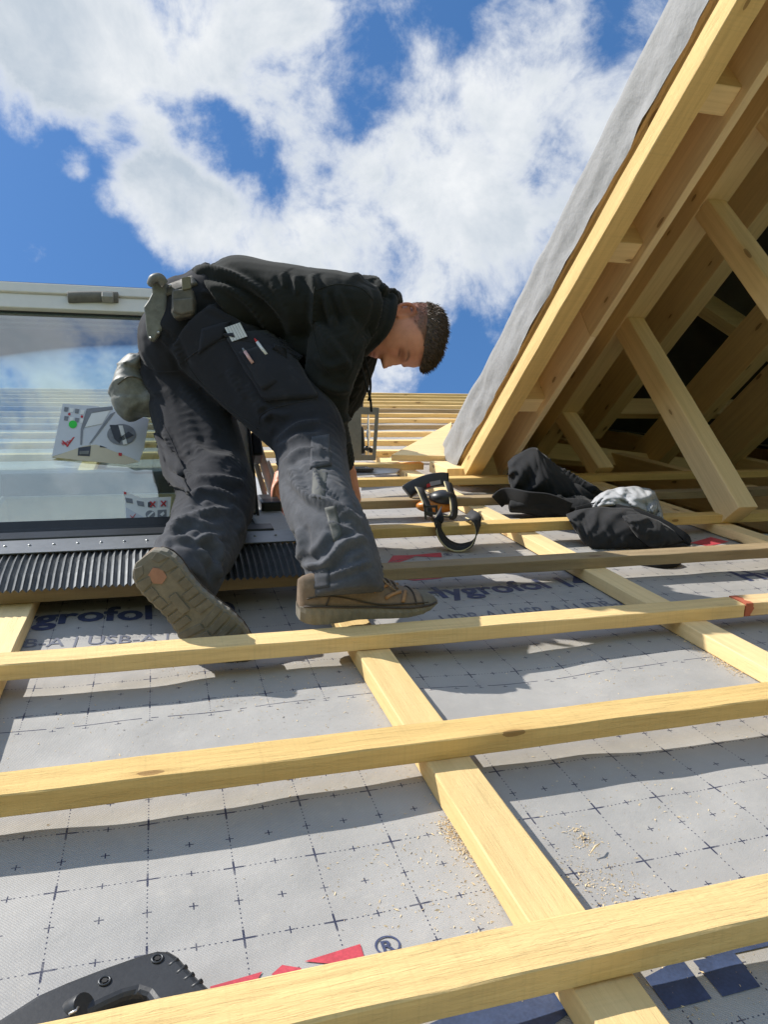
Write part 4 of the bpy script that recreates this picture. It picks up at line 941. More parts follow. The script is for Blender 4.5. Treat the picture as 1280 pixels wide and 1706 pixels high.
# ------------------------------------------------------------------ the worker
worker = None
def limb_tube(mb, P, sub=6, n=22, flat=None):
    """P: (px, py, depth, r) or (.., ra, rb) with ra in the picture plane, rb in depth"""
    C = [at(p[0], p[1], p[2]) for p in P]; C2 = catmull(C, sub)
    R2 = [np.array(x) for x in catmull([np.array((p[3], p[4] if len(p) > 4 else p[3])) for p in P], sub)]
    base = len(mb.v); m = len(C2)
    for i, c in enumerate(C2):
        t = nrm(C2[min(i + 1, m - 1)] - C2[max(i - 1, 0)]); b = nrm(CAXF - t * np.dot(CAXF, t)); a = np.cross(t, b)
        ra, rb = R2[i]; mb.add([c + ra * math.cos(2 * math.pi * k / n) * a + rb * math.sin(2 * math.pi * k / n) * b for k in range(n)])
    for i in range(m - 1):
        for k in range(n):
            k2 = (k + 1) % n; mb.face((base + i * n + k, base + i * n + k2, base + (i + 1) * n + k2, base + (i + 1) * n + k))
    mb.face([base + k for k in range(n)][::-1]); mb.face([base + (m - 1) * n + k for k in range(n)])
    return np.array([W(c) for c in C2])
def fold_disp(V, Nn, limbs, amp0=0.004, seed=0.0, small=0.0006):
    """creases that run across each limb, deeper where the limb bends; limbs: (polyline world, amplitude per point, freq, twist)"""
    segs = []
    for li, (C, A, fr, tw) in enumerate(limbs):
        s = np.concatenate([[0], np.cumsum(np.linalg.norm(np.diff(C, axis=0), axis=1))]); Ai = np.interp(np.linspace(0, 1, len(C)), np.linspace(0, 1, len(A)), A)
        segs.append((C, s, Ai, fr, tw, li))
    out = np.array(V)
    for k in range(len(V)):
        p = V[k]; best = None
        for C, s, Ai, fr, tw, li in segs:
            d2 = ((C - p) ** 2).sum(1); j = int(d2.argmin())
            if best is None or d2[j] < best[0]: best = (d2[j], C, s, Ai, fr, tw, li, j)
        _, C, s, Ai, fr, tw, li, j = best
        q = nrm(p - C[j]); t = nrm(C[min(j + 1, len(C) - 1)] - C[max(j - 1, 0)]); a = s[j] + float(np.dot(p - C[j], t))
        ang = math.atan2(float(q[2]), float(q[0] + q[1]))
        wp = noise.noise(Vector(p * 5.0) + Vector((0, seed, 7))) * 1.3
        n1 = noise.noise(Vector((a * fr * .45 + math.sin(ang + li) * tw * 1.5 + wp + seed, math.cos(ang) * 1.1 + li * 7, math.sin(ang) * 1.1 + seed)))
        n2 = noise.noise(Vector((a * fr * .8 - math.sin(ang + 1) * tw * 1.9 - wp + seed, math.cos(ang) * 1.7 + li * 3, math.sin(ang) * 1.7)))
        n3 = noise.noise(Vector(p * 9.0) + Vector((seed, 0, 0)))
        m1 = min(1, max(0, .5 + 1.6 * noise.noise(Vector(p * 6.5) + Vector((seed, 3, 1))))); m2 = min(1, max(0, .5 + 1.6 * noise.noise(Vector(p * 8.5) + Vector((9, seed, 4)))))
        r1 = (1 - abs(n1) * 2.4); r2 = (1 - abs(n2) * 2.4); r1 = max(r1, -.5); r2 = max(r2, -.5)
        d = Ai[j] * (r1 * abs(r1) * 1.5 * m1 + r2 * abs(r2) * 0.75 * m2 - 0.25) + small * n3 * 2
        out[k] = p + Nn[k] * d
    return out
def strokes(V, Nn, ST):
    """single creases: a raised fold with a hollow either side along each stroke on the side that shows"""
    r = to_roof(V) - CAM; c = r @ np.array([CAXR, CAXU, CAXF]).T; px = np.stack([CX + c[:, 0] / c[:, 2] * F_PX, CY - c[:, 1] / c[:, 2] * F_PX], 1)
    face = ((Nn @ M) * (r / np.linalg.norm(r, axis=1)[:, None])).sum(1) < 0.15
    D = np.zeros(len(V))
    for P, s, A in ST:
        C = np.array(catmull([np.array(p, float) for p in P], 8)); m = len(C)
        d2 = ((px[:, None, :] - C[None]) ** 2).sum(2); j = d2.argmin(1); d = np.sqrt(d2[np.arange(len(V)), j]); t = j / (m - 1)
        tap = np.clip(np.minimum(t, 1 - t) * 5 + .12, 0, 1)
        D += A * tap * (np.exp(-(d / s) ** 2) - .5 * np.exp(-((d - 2.1 * s) / s) ** 2)) * (d < 6 * s)
    D = np.where(face, D, 0)
    return V + Nn * D[:, None]
ST_T = [([(435, 672), (461, 686), (485, 690)], 5, .007), ([(459, 738), (494, 710), (533, 703)], 5, .009), ([(461, 749), (494, 727), (529, 727)], 4.5, .008), ([(472, 773), (502, 751), (546, 753)], 5, .009),
        ([(520, 771), (553, 771)], 4, .006), ([(478, 786), (511, 817), (524, 830)], 5, -.009), ([(520, 777), (535, 810)], 4, .007), ([(480, 780), (511, 823), (559, 845), (601, 872)], 7, .016), ([(533, 801), (572, 832)], 5, -.008),
        ([(497, 880), (503, 900), (500, 937)], 5, .012), ([(503, 940), (540, 943), (575, 905), (605, 900)], 6, .012), ([(512, 934), (538, 918), (556, 890)], 6, -.008), ([(520, 960), (560, 955), (620, 935)], 5, .007), ([(545, 868), (580, 880), (612, 905)], 5, .007),
        ([(323, 798), (366, 798), (406, 806)], 6, .012), ([(313, 833), (345, 814), (392, 833)], 6, .012), ([(276, 880), (318, 859), (371, 849)], 6, .012), ([(260, 904), (307, 870), (350, 870)], 5, .010), ([(273, 910), (286, 896), (321, 899)], 5, .009),
        ([(323, 904), (350, 891), (372, 896)], 5, .009), ([(339, 896), (366, 912), (360, 965)], 6, .012), ([(329, 912), (353, 939), (363, 968)], 5, .010), ([(380, 842), (398, 860), (402, 890)], 6, .009), ([(260, 727), (276, 780), (286, 820)], 5, .010), ([(270, 716), (294, 766), (318, 796)], 5, .010),
        ([(320, 740), (350, 760), (385, 765)], 7, .008), ([(267, 560), (290, 585), (307, 615)], 4.5, .008), ([(284, 556), (307, 605)], 4, .006), ([(335, 485), (365, 492), (395, 507)], 4.5, .008), ([(355, 497), (395, 515), (430, 540)], 5, .008), ([(345, 510), (385, 530), (425, 552)], 5, .006),
        ([(380, 615), (410, 665)], 7, .006), ([(410, 640), (440, 690)], 7, .006), ([(235, 610), (247, 640), (267, 660)], 6, .008), ([(300, 640), (340, 690), (360, 730)], 9, .007), ([(440, 700), (452, 690), (480, 700)], 5, .009)]
ST_H = [([(519, 457), (525, 490), (522, 547)], 6, .012), ([(491, 460), (494, 492)], 5, .008), ([(470, 456), (474, 480)], 5, .006), ([(538, 488), (548, 515), (558, 544)], 6, .012), ([(522, 527), (552, 572), (584, 615)], 7, .012), ([(560, 480), (575, 520), (590, 545)], 6, .009),
        ([(581, 462), (614, 458), (637, 487), (630, 540), (600, 580)], 6, .012), ([(637, 480), (660, 486)], 5, .009), ([(310, 462), (340, 448), (385, 457), (435, 487), (470, 525)], 6, .012), ([(340, 462), (390, 475), (440, 510), (475, 560)], 6, -.008), ([(360, 470), (410, 500), (455, 560)], 6, .009),
        ([(530, 636), (556, 650), (584, 648)], 6, .010), ([(528, 690), (555, 702), (584, 696)], 6, .010), ([(535, 725), (558, 738), (582, 732)], 5, .009), ([(525, 590), (545, 610), (575, 606)], 7, .009), ([(550, 760), (578, 758)], 4, .006), ([(450, 470), (480, 520), (490, 570)], 9, .009)]
RL = [(345, 555, 2.05, .124), (400, 610, 2.03, .114), (460, 665, 1.99, .109), (508, 715, 1.95, .101), (519, 760, 1.88, .089), (529, 830, 1.72, .084), (555, 890, 1.60, .080), (571, 945, 1.535, .079), (575, 984, 1.507, .080), (577, 998, 1.50, .078)]
LL = [(300, 590, 2.17, .126), (312, 650, 2.15, .119), (330, 720, 2.09, .112), (352, 790, 2.00, .104), (360, 830, 1.90, .100), (343, 885, 1.75, .091), (320, 932, 1.63, .084), (304, 962, 1.575, .080), (296, 978, 1.555, .074)]
mb = MB()
cr = limb_tube(mb, RL); cl = limb_tube(mb, LL)
mb.ball(at(312, 572, 2.12), (.133, .155, .133), 22, 14, ax=(CAXR, CAXF, CAXU)); mb.ball(at(322, 530, 2.12), (.115, .155, .115), 22, 14, ax=(CAXR, CAXF, CAXU))
cw_ = limb_tube(mb, [(305, 575, 2.12, .117, .165), (345, 525, 2.12, .115, .16), (385, 500, 2.11, .110, .155)])
Vt, Nt, Ft = remeshed(mb, 0.0052, 7)
Vt = fold_disp(Vt, Nt, [(cr, [.0005, .0005, .001, .0015, .0015, .0015, .002, .002, .0005], 12, 1.1), (cl, [.0005, .0005, .001, .0015, .002, .0015, .002, .002, .0005], 12, 1.1), (cw_, [.003, .003, .003], 16, .8)], seed=2.3); Vt = strokes(Vt, Nt, ST_T)
bvT = bvh_of(Vt, Ft)

# torso and sleeves of the sweatshirt
TORSO = [(382, 528, 2.11, .150, .172), (408, 512, 2.11, .134, .18), (452, 512, 2.11, .115, .19), (510, 522, 2.105, .113, .20), (570, 528, 2.10, .108, .20), (608, 536, 2.12, .085, .14), (628, 548, 2.12, .066, .085)]
RA = [(570, 520, 2.02, .078), (560, 580, 1.97, .076), (546, 640, 1.98, .064), (545, 690, 2.03, .058), (558, 735, 2.12, .046), (570, 774, 2.22, .036)]
LA = [(596, 545, 2.24, .08), (575, 640, 2.30, .066), (522, 725, 2.36, .052), (474, 786, 2.36, .040)]
mb = MB(); ct = limb_tube(mb, TORSO, n=28); ca = limb_tube(mb, RA); cla = limb_tube(mb, LA)
mb.ball(at(515, 590, 2.10), (.10, .13, .062), 20, 14, ax=(nrm(CAXR - .45 * CAXU), CAXF, nrm(CAXU + .45 * CAXR)))
mb.ball(at(606, 502, 2.12), (.066, .10, .062), 20, 14, ax=(CAXR, CAXF, CAXU)); mb.ball(at(632, 494, 2.11), (.045, .075, .034), 18, 12, ax=(nrm(CAXR - .5 * CAXU), CAXF, nrm(CAXU + .5 * CAXR)))
limb_tube(mb, [(654, 494, 2.06, .017), (648, 520, 2.03, .022), (632, 552, 2.02, .026), (606, 580, 2.05, .022), (600, 588, 2.12, .016)], n=14)
limb_tube(mb, [(654, 494, 2.08, .017), (660, 500, 2.16, .02), (650, 530, 2.23, .022), (616, 576, 2.2, .022), (600, 588, 2.12, .016)], n=14)
Vh, Nh, Fh = remeshed(mb, 0.0052, 7)
Vh = fold_disp(Vh, Nh, [(ct, [.004, .004, .003, .003, .003, .003, .002], 9, 1.8), (ca, [.002, .003, .003, .004, .004, .002], 11, 1.4), (cla, [.005, .006, .006, .006], 13, 1.2)], seed=8.1, small=.0018); Vh = strokes(Vh, Nh, ST_H)
bvH = bvh_of(Vh, Fh)

# body: head, neck, forearms, hands (one continuous skin), with a slimmer trunk and legs inside the clothes
hH = nrm(0.978 * CAXR - 0.20 * CAXU + 0.02 * CAXF); hF = nrm(-0.20 * CAXR - 0.93 * CAXU - 0.24 * CAXF); hF = nrm(hF - hH * np.dot(hF, hH)); hE = np.cross(hF, hH)
if np.dot(hE, CAXF) > 0: hE = -hE            # towards the right ear, which faces the lens
HC = at(671, 557, 2.12)
PROF = np.array([(-.118, .040, -.005, .012), (-.110, .066, -.020, .030), (-.095, .078, -.035, .044), (-.070, .079, -.050, .056), (-.040, .080, -.064, .064), (-.010, .080, -.080, .068), (.020, .084, -.093, .073), (.050, .083, -.098, .076), (.080, .069, -.088, .070), (.100, .045, -.066, .053), (.112, .018, -.036, .029), (.1165, -.008, -.012, .004)])
def g(x, s): return math.exp(-(x / s) ** 2)
def head_pt(h, th, grow=0.0):
    fr, bk, hw = (np.interp(h, PROF[:, 0], PROF[:, k]) for k in (1, 2, 3))
    c, s = math.cos(th), math.sin(th); e = 2 / 2.35
    x = hw * math.copysign(abs(s) ** e, s); f = (fr + bk) / 2 + (fr - bk) / 2 * math.copysign(abs(c) ** e, c)
    front = max(0.0, c) ** 0.5 if c > 0 else 0
    d = 0
    d += 0.030 * g(x, .0085 + .004 * g(h + .034, .012)) * (g(h + .034, .0115) + 0.72 * g(h + .017, .014) + .40 * g(h - .003, .013)) * front      # nose
    d += 0.0055 * (g(h - .021, .008)) * (g(abs(x) - .026, .022)) * front                                                      # brow
    d -= 0.0075 * g(h - .004, .011) * g(abs(x) - .031, .014) * front                                                       # eye sockets
    d += 0.0060 * g(h + .063, .0048) * g(x, .021) * front + 0.0066 * g(h + .0745, .0055) * g(x, .018) * front - 0.003 * g(h + .0685, .0022) * g(x, .022) * front   # lips
    d -= 0.003 * g(h + .085, .006) * g(x, .02) * front; d += 0.005 * g(h + .101, .011) * g(x, .018) * front                       # chin
    d += 0.004 * g(h + .025, .018) * g(abs(x) - .045, .016) * front                                                          # cheekbone
    return HC + hH * h + hF * (f + d) + hE * x + (hF * c + hE * s) * grow
def head_mesh(mb, grow=0.0, nh=66, nt=88):
    base = len(mb.v); hs_ = np.concatenate([np.linspace(-.118, .10, nh - 8), np.linspace(.1035, .1165, 8)])
    for h in hs_: mb.add([head_pt(h, 2 * math.pi * k / nt, grow) for k in range(nt)])
    for i in range(nh - 1):
        for k in range(nt):
            k2 = (k + 1) % nt; mb.face((base + i * nt + k, base + i * nt + k2, base + (i + 1) * nt + k2, base + (i + 1) * nt + k))
    mb.face([base + k for k in range(nt)][::-1]); mb.face([base + (nh - 1) * nt + k for k in range(nt)])
def inset(P, k): return [(p[0], p[1], p[2]) + tuple(r * k for r in p[3:]) for p in P]
mb = MB(); head_mesh(mb)
limb_tube(mb, [(615, 540, 2.12, .058), (640, 545, 2.12, .056), (668, 552, 2.12, .052)], n=20)
# ears
for sgn in (1, -1):
    ec = HC + hH * (-.006) + hF * (-.024) + hE * (.0715 * sgn)
    ax1 = nrm(hH + .25 * hF * -1); ax2 = nrm(-hF * .85 + hE * sgn * .5); ax3 = np.cross(ax1, ax2)
    ring = [ec + ax1 * .0275 * math.cos(t) * (1 - .12 * math.sin(t)) + ax2 * (.017 * math.sin(t) + .010) for t in np.linspace(0, 2 * math.pi, 20)]
    mb.tube(ring, .0052, 8, False, closed=False); mb.ball(ec + ax2 * .006, (.021, .012, .0022), 14, 8, ax=(ax1, ax2, ax3))
    mb.ball(ec - ax1 * .026 + ax2 * .006, (.009, .008, .006), 10, 6, ax=(ax1, ax2, ax3))
# arms and hands
limb_tube(mb, [(572, 530, 2.05, .05), (552, 640, 1.99, .042), (550, 690, 2.04, .038), (560, 740, 2.15, .034), (574, 775, 2.22, .028), (580, 792, 2.24, .026)], n=16)
limb_tube(mb, [(596, 550, 2.22, .05), (575, 640, 2.30, .042), (522, 725, 2.36, .036), (476, 786, 2.35, .028), (470, 796, 2.345, .026)], n=16)
def finger(mb, P, r): limb_tube(mb, [(x, y, d, r * k) for (x, y, d), k in zip(P, np.linspace(1.05, .78, len(P)))], sub=5, n=10); mb.ball(at(*P[-1]), r * .78, 10, 8)
limb_tube(mb, [(580, 788, 2.240, .026, .028), (586, 806, 2.260, .020, .036), (591, 828, 2.280, .019, .041), (594, 836, 2.285, .016, .038)], n=16)
finger(mb, [(593, 834, 2.250), (595, 846, 2.255), (589, 857, 2.265), (579, 862, 2.270)], .0088)
finger(mb, [(594, 835, 2.275), (596, 849, 2.280), (589, 861, 2.285), (578, 866, 2.290)], .0092)
finger(mb, [(594, 835, 2.300), (596, 848, 2.305), (589, 859, 2.310), (579, 864, 2.310)], .0088)
finger(mb, [(593, 833, 2.320), (594, 844, 2.325), (588, 853, 2.330), (580, 858, 2.330)], .0075)
finger(mb, [(582, 800, 2.230), (575, 815, 2.215), (572, 832, 2.220), (571, 842, 2.230)], .0100)
limb_tube(mb, [(473, 790, 2.345, .026, .028), (466, 804, 2.34, .022, .036), (462, 822, 2.335, .020, .040), (461, 830, 2.335, .016, .037)], n=16)
finger(mb, [(460, 826, 2.300), (457, 840, 2.29), (459, 851, 2.295), (466, 856, 2.30)], .0090)
finger(mb, [(461, 828, 2.322), (459, 843, 2.315), (463, 854, 2.32), (470, 858, 2.33)], .0094)
finger(mb, [(462, 828, 2.345), (461, 842, 2.34), (465, 853, 2.345), (472, 857, 2.35)], .0090)
finger(mb, [(463, 826, 2.365), (463, 838, 2.365), (467, 847, 2.37), (473, 851, 2.37)], .0076)
finger(mb, [(466, 802, 2.315), (458, 812, 2.295), (456, 826, 2.285), (458, 836, 2.285)], .0102)
# trunk and legs inside the clothes
limb_tube(mb, inset(TORSO, .70), n=18); limb_tube(mb, [(320, 565, 2.12, .08, .11), (350, 530, 2.12, .08, .11), (390, 522, 2.11, .09, .12)], n=18)
limb_tube(mb, inset(RL[:-2], .62) + [(576, 985, 1.505, .036)], n=16); limb_tube(mb, inset(LL[:-1], .60), n=16)
Vb, Nb, Fb = remeshed(mb, 0.0032, 1, 0.4)
worker_base = onw(470, 1040, 0.0)
worker = thing('person', worker_base, 'young man in black hooded sweatshirt and dusty work trousers bending over the roof window', 'person')
body = meshobj_from('body', SKIN, worker, Vb, Fb)
# tone map of the head in its own frame
loc = to_roof(Vb) - HC; lh, lf, le = loc @ hH, loc @ hF, loc @ hE
near = np.linalg.norm(loc, axis=1) < .16
tone = np.tile(np.array([0.76, 0.335, 0.215, 1.0]), (len(Vb), 1))
def sm(x, a, b): t = np.clip((x - a) / (b - a), 0, 1); return t * t * (3 - 2 * t)
hairline_f = np.interp(lh, [-.12, -.075, -.05, -.02, .02, .05, .07, .12], [-.12, -.075, -.050, -.032, -.005, .030, .060, .12])
jit = np.array([noise.noise(Vector(v * 90)) for v in Vb]) * .007
hm = sm(hairline_f - lf + jit, -.004, .014) * near
fade = hm * (0.40 + 0.6 * sm(lh, -.035, .05))
stub = near * sm(-lh, .045, .075) * sm(lf, -.01, .03) * .22
def mixcol(c, k): tone[:, :3] = tone[:, :3] * (1 - k[:, None]) + np.array(c) * k[:, None]
mixcol((.17, .115, .085), stub); mixcol((.075, .048, .032), fade * .84)
ax_ = np.abs(le)
mixcol((.40, .13, .11), near * np.exp(-((lh + .069) / .0085) ** 2) * np.exp(-(le / .021) ** 4) * (lf > .06) * .75)
mixcol((.05, .03, .02), near * np.exp(-((lh - .0245 - .004 * np.exp(-((ax_ - .034) / .012) ** 2)) / .0042) ** 2) * np.exp(-((ax_ - .031) / .018) ** 4) * (lf > .03) * .85)
mixcol((.035, .02, .015), near * np.exp(-((lh - .0015) / .0024) ** 2) * np.exp(-((ax_ - .031) / .013) ** 4) * (lf > .03) * .9)
mixcol((.30, .13, .085), near * np.exp(-((lh - .008) / .006) ** 2) * np.exp(-((ax_ - .031) / .016) ** 4) * (lf > .03) * .4)
mixcol((.10, .04, .03), near * np.exp(-((lh + .0415) / .0028) ** 2) * np.exp(-((ax_ - .007) / .004) ** 2) * (lf > .08) * .8)
mixcol((.60, .20, .14), near * sm(ax_, .070, .078) * (np.abs(lh + .006) < .04) * (lf < -.004) * .55)
hands = (~near) & (np.linalg.norm(to_roof(Vb) - at(575, 820, 2.32), axis=1) < .16)
mixcol((.56, .27, .18), hands * .5)
set_attr(body, 'tone', tone, 'FLOAT_COLOR')
trous = meshobj_from('trousers', TROUS, worker, Vt, Ft)
rT = to_roof(Vt)
camT = (rT - CAM) @ np.array([CAXR, CAXU, CAXF]).T; pyT = CY - camT[:, 1] / camT[:, 2] * F_PX; pxT = CX + camT[:, 0] / camT[:, 2] * F_PX
# dust rubbed into knees and shins: by distance along the legs
dR = np.array([((cr - p) ** 2).sum(1).argmin() / len(cr) for p in Vt]); dL = np.array([((cl - p) ** 2).sum(1).argmin() / len(cl) for p in Vt])
distR = np.array([((cr - p) ** 2).sum(1).min() for p in Vt]); distL = np.array([((cl - p) ** 2).sum(1).min() for p in Vt])
onR = distR < distL
dust = np.where(onR, 0.74 * sm(dR, .40, .58) * (1 - .25 * sm(dR, .8, 1.0)), 0.5 * sm(dL, .52, .75)) + 0.03
set_attr(trous, 'dust', dust)
hoodie = meshobj_from('sweatshirt', HOOD, worker, Vh, Fh); set_attr(hoodie, 'dust', [0.02] * len(Vh))
# drawcords
for P in ([(600, 588, 2.06), (603, 612, 2.05), (610, 640, 2.05), (617, 664, 2.05), (619, 686, 2.05)], [(606, 588, 2.07), (611, 608, 2.06), (617, 632, 2.06), (617, 654, 2.06), (614, 668, 2.06)], ):
    mb = MB(); mb.tube(catmull([at(*p) for p in P], 8), .0034, 8); mb.build('drawcord', ROPE, hoodie)
# sweatshirt seam, pockets, tape
def sew(q, nu, nv, off, th, name, mat, par=None, bul=0.0, dst=0.05, bv=None): return decal(bv or bvT, q, nu, nv, off, th, name, mat, par or trous, True, None, bul, dst)
pk = sew([(378, 566), (470, 566), (528, 664), (440, 668)], 16, 16, .0, .010, 'cargo_pocket', TROUS, None, .012, .05)
sew([(372, 560), (450, 556), (504, 596), (494, 606), (446, 578), (386, 586)][:4], 16, 5, .004, .010, 'pocket_flap', TROUS, pk, .004, .05)
sew([(400, 592), (432, 584), (470, 640), (442, 652)], 10, 10, .012, .006, 'pen_pocket', TROUS, pk, .004, .07)
sew([(456, 566), (496, 590), (500, 604), (464, 580)], 8, 4, .014, .004, 'pocket_flap', TROUS, pk, .006, .02)
sew([(262, 720), (300, 770), (318, 826), (282, 806)], 10, 12, .0, .012, 'cargo_pocket', TROUS, None, .016, .12)
sew([(522, 780), (546, 782), (541, 832), (519, 828)], 5, 8, .0, .0008, 'reflective_tape', TAPE)
sew([(541, 846), (559, 842), (571, 892), (556, 904)], 5, 10, .0, .0008, 'reflective_tape', TAPE)
sew([(519, 728), (548, 724), (552, 776), (516, 782)], 8, 8, .0, .0015, 'knee_patch', TROUS, None, .001, .6)
sew([(516, 952), (548, 946), (549, 978), (514, 982)], 6, 6, .0, .0018, 'cuff_patch', TROUS, None, .001, .6)
sew([(336, 548), (384, 535), (372, 562), (330, 590)], 6, 6, .0, .003, 'back_pocket', TROUS, None, .003, .02)
def seam(P, off=.0006, r=.0013, par=None, bv=None, mat=None, name='seam'):
    pts = []; cwv = Vector(W(CAM)); b = bv or bvT
    for x, y in catmull([np.array(p, float) for p in P], 10):
        h = b.ray_cast(cwv, Vector(W(ray(x, y))).normalized())
        if h[0] is not None: pts.append(M.T @ (np.array(h[0]) + np.array(h[1]) * off))
    if len(pts) > 3:
        m_ = MB(); m_.tube(pts, r, 5); o = m_.build(name, mat or TROUS, par or trous)
        if 'dust' not in o.data.attributes: set_attr(o, 'dust', [.12] * len(o.data.vertices))
        return o
seam([(308, 600), (340, 578), (378, 564)]); seam([(308, 600), (330, 632), (372, 672), (430, 715)]); seam([(432, 708), (436, 690), (470, 676), (528, 664)])
seam([(268, 700), (290, 745), (310, 800)]); seam([(232, 600), (262, 618), (300, 618)])
seam([(524, 478), (521, 520), (524, 560), (534, 600), (552, 626)], par=hoodie, bv=bvH, mat=HOOD); seam([(524, 484), (560, 474), (600, 480), (622, 500)], par=hoodie, bv=bvH, mat=HOOD)
# waist belt peeping out at the back
sew([(268, 482), (322, 462), (330, 474), (272, 496)], 8, 4, .001, .006, 'belt', LEATHER_D, None, 0, 0)
# hair
mb = MB(); nh, nt_ = 40, 80; ids = {}
rnd = random.Random(5)
hs_ = np.concatenate([np.linspace(-.02, .10, 28), np.linspace(.1035, .1165, 12)])
def hair_mask(h, f): return f < np.interp(h, [-.05, -.02, .02, .045, .056, .064, .074, .12], [-.30, -.30, -.20, -.095, -.03, .045, .2, .2])
for i, h in enumerate(hs_):
    for k in range(nt_):
        th = 2 * math.pi * k / nt_; p = head_pt(h, th); f = np.dot(p - HC, hF)
        top = float(np.clip((h - .035) / .05, 0, 1)); grow = .001 + .007 * top * top + .010 * top * max(0, f / .08)
        grow += (.001 + .002 * top) * noise.noise(Vector(p * 60))
        inside = bool(hair_mask(h, f)); ids[i, k] = (mb.add([head_pt(h, th, grow if inside else -.004) + (hH * .004 * top * top if inside else 0)]), inside)
for i in range(nh - 1):
    for k in range(nt_):
        q = [ids[i, k], ids[i, (k + 1) % nt_], ids[i + 1, (k + 1) % nt_], ids[i + 1, k]]
        if sum(x[1] for x in q) >= 2: mb.face([x[0] for x in q], None, True)
mb.face([ids[nh - 1, k][0] for k in range(nt_)])
def lock(p, d, l, r):
    d = nrm(d); a = nrm(np.cross(d, hE + .3 * hH)); b = np.cross(d, a); i = mb.add([p + a * r, p - a * r * .5 + b * r, p - a * r * .5 - b * r, p + d * l * .6 + hF * l * .05, p + d * l])
    for x, y in ((0, 1), (1, 2), (2, 0)): mb.face((i + x, i + y, i + 4))
for _ in range(9000):
    h = rnd.uniform(-.03, .115); th = rnd.uniform(0, 2 * math.pi); p = head_pt(h, th); f = np.dot(p - HC, hF)
    if not hair_mask(h, f):
        if f < np.interp(h, [-.12, -.075, -.05, -.02, .02, .05, .07, .12], [-.12, -.075, -.050, -.032, -.012, .020, .050, .12]) and rnd.random() < .25 + 7 * max(0, h + .02):
            lock(p - nrm(p - HC) * .0006, nrm(p - HC) * .5 + hF * .3 + hH * .5 * -1, .0035 + .05 * max(0, h), .0005)
        continue
    top = float(np.clip((h - .035) / .05, 0, 1)); out = nrm(p - HC)
    q = head_pt(h, th, .001 + .006 * top * top + .009 * top * max(0, f / .08)) + hH * .003 * top * top
    lock(q, out * .55 + hF * (.75 * top) + hH * (.25 * top) + np.array([rnd.gauss(0, .18) for _ in range(3)]), (.002 + .016 * top) * rnd.uniform(.5, 1.3), .0007 + .0008 * top)
mb.build('hair', HAIR, body, recalc=False)

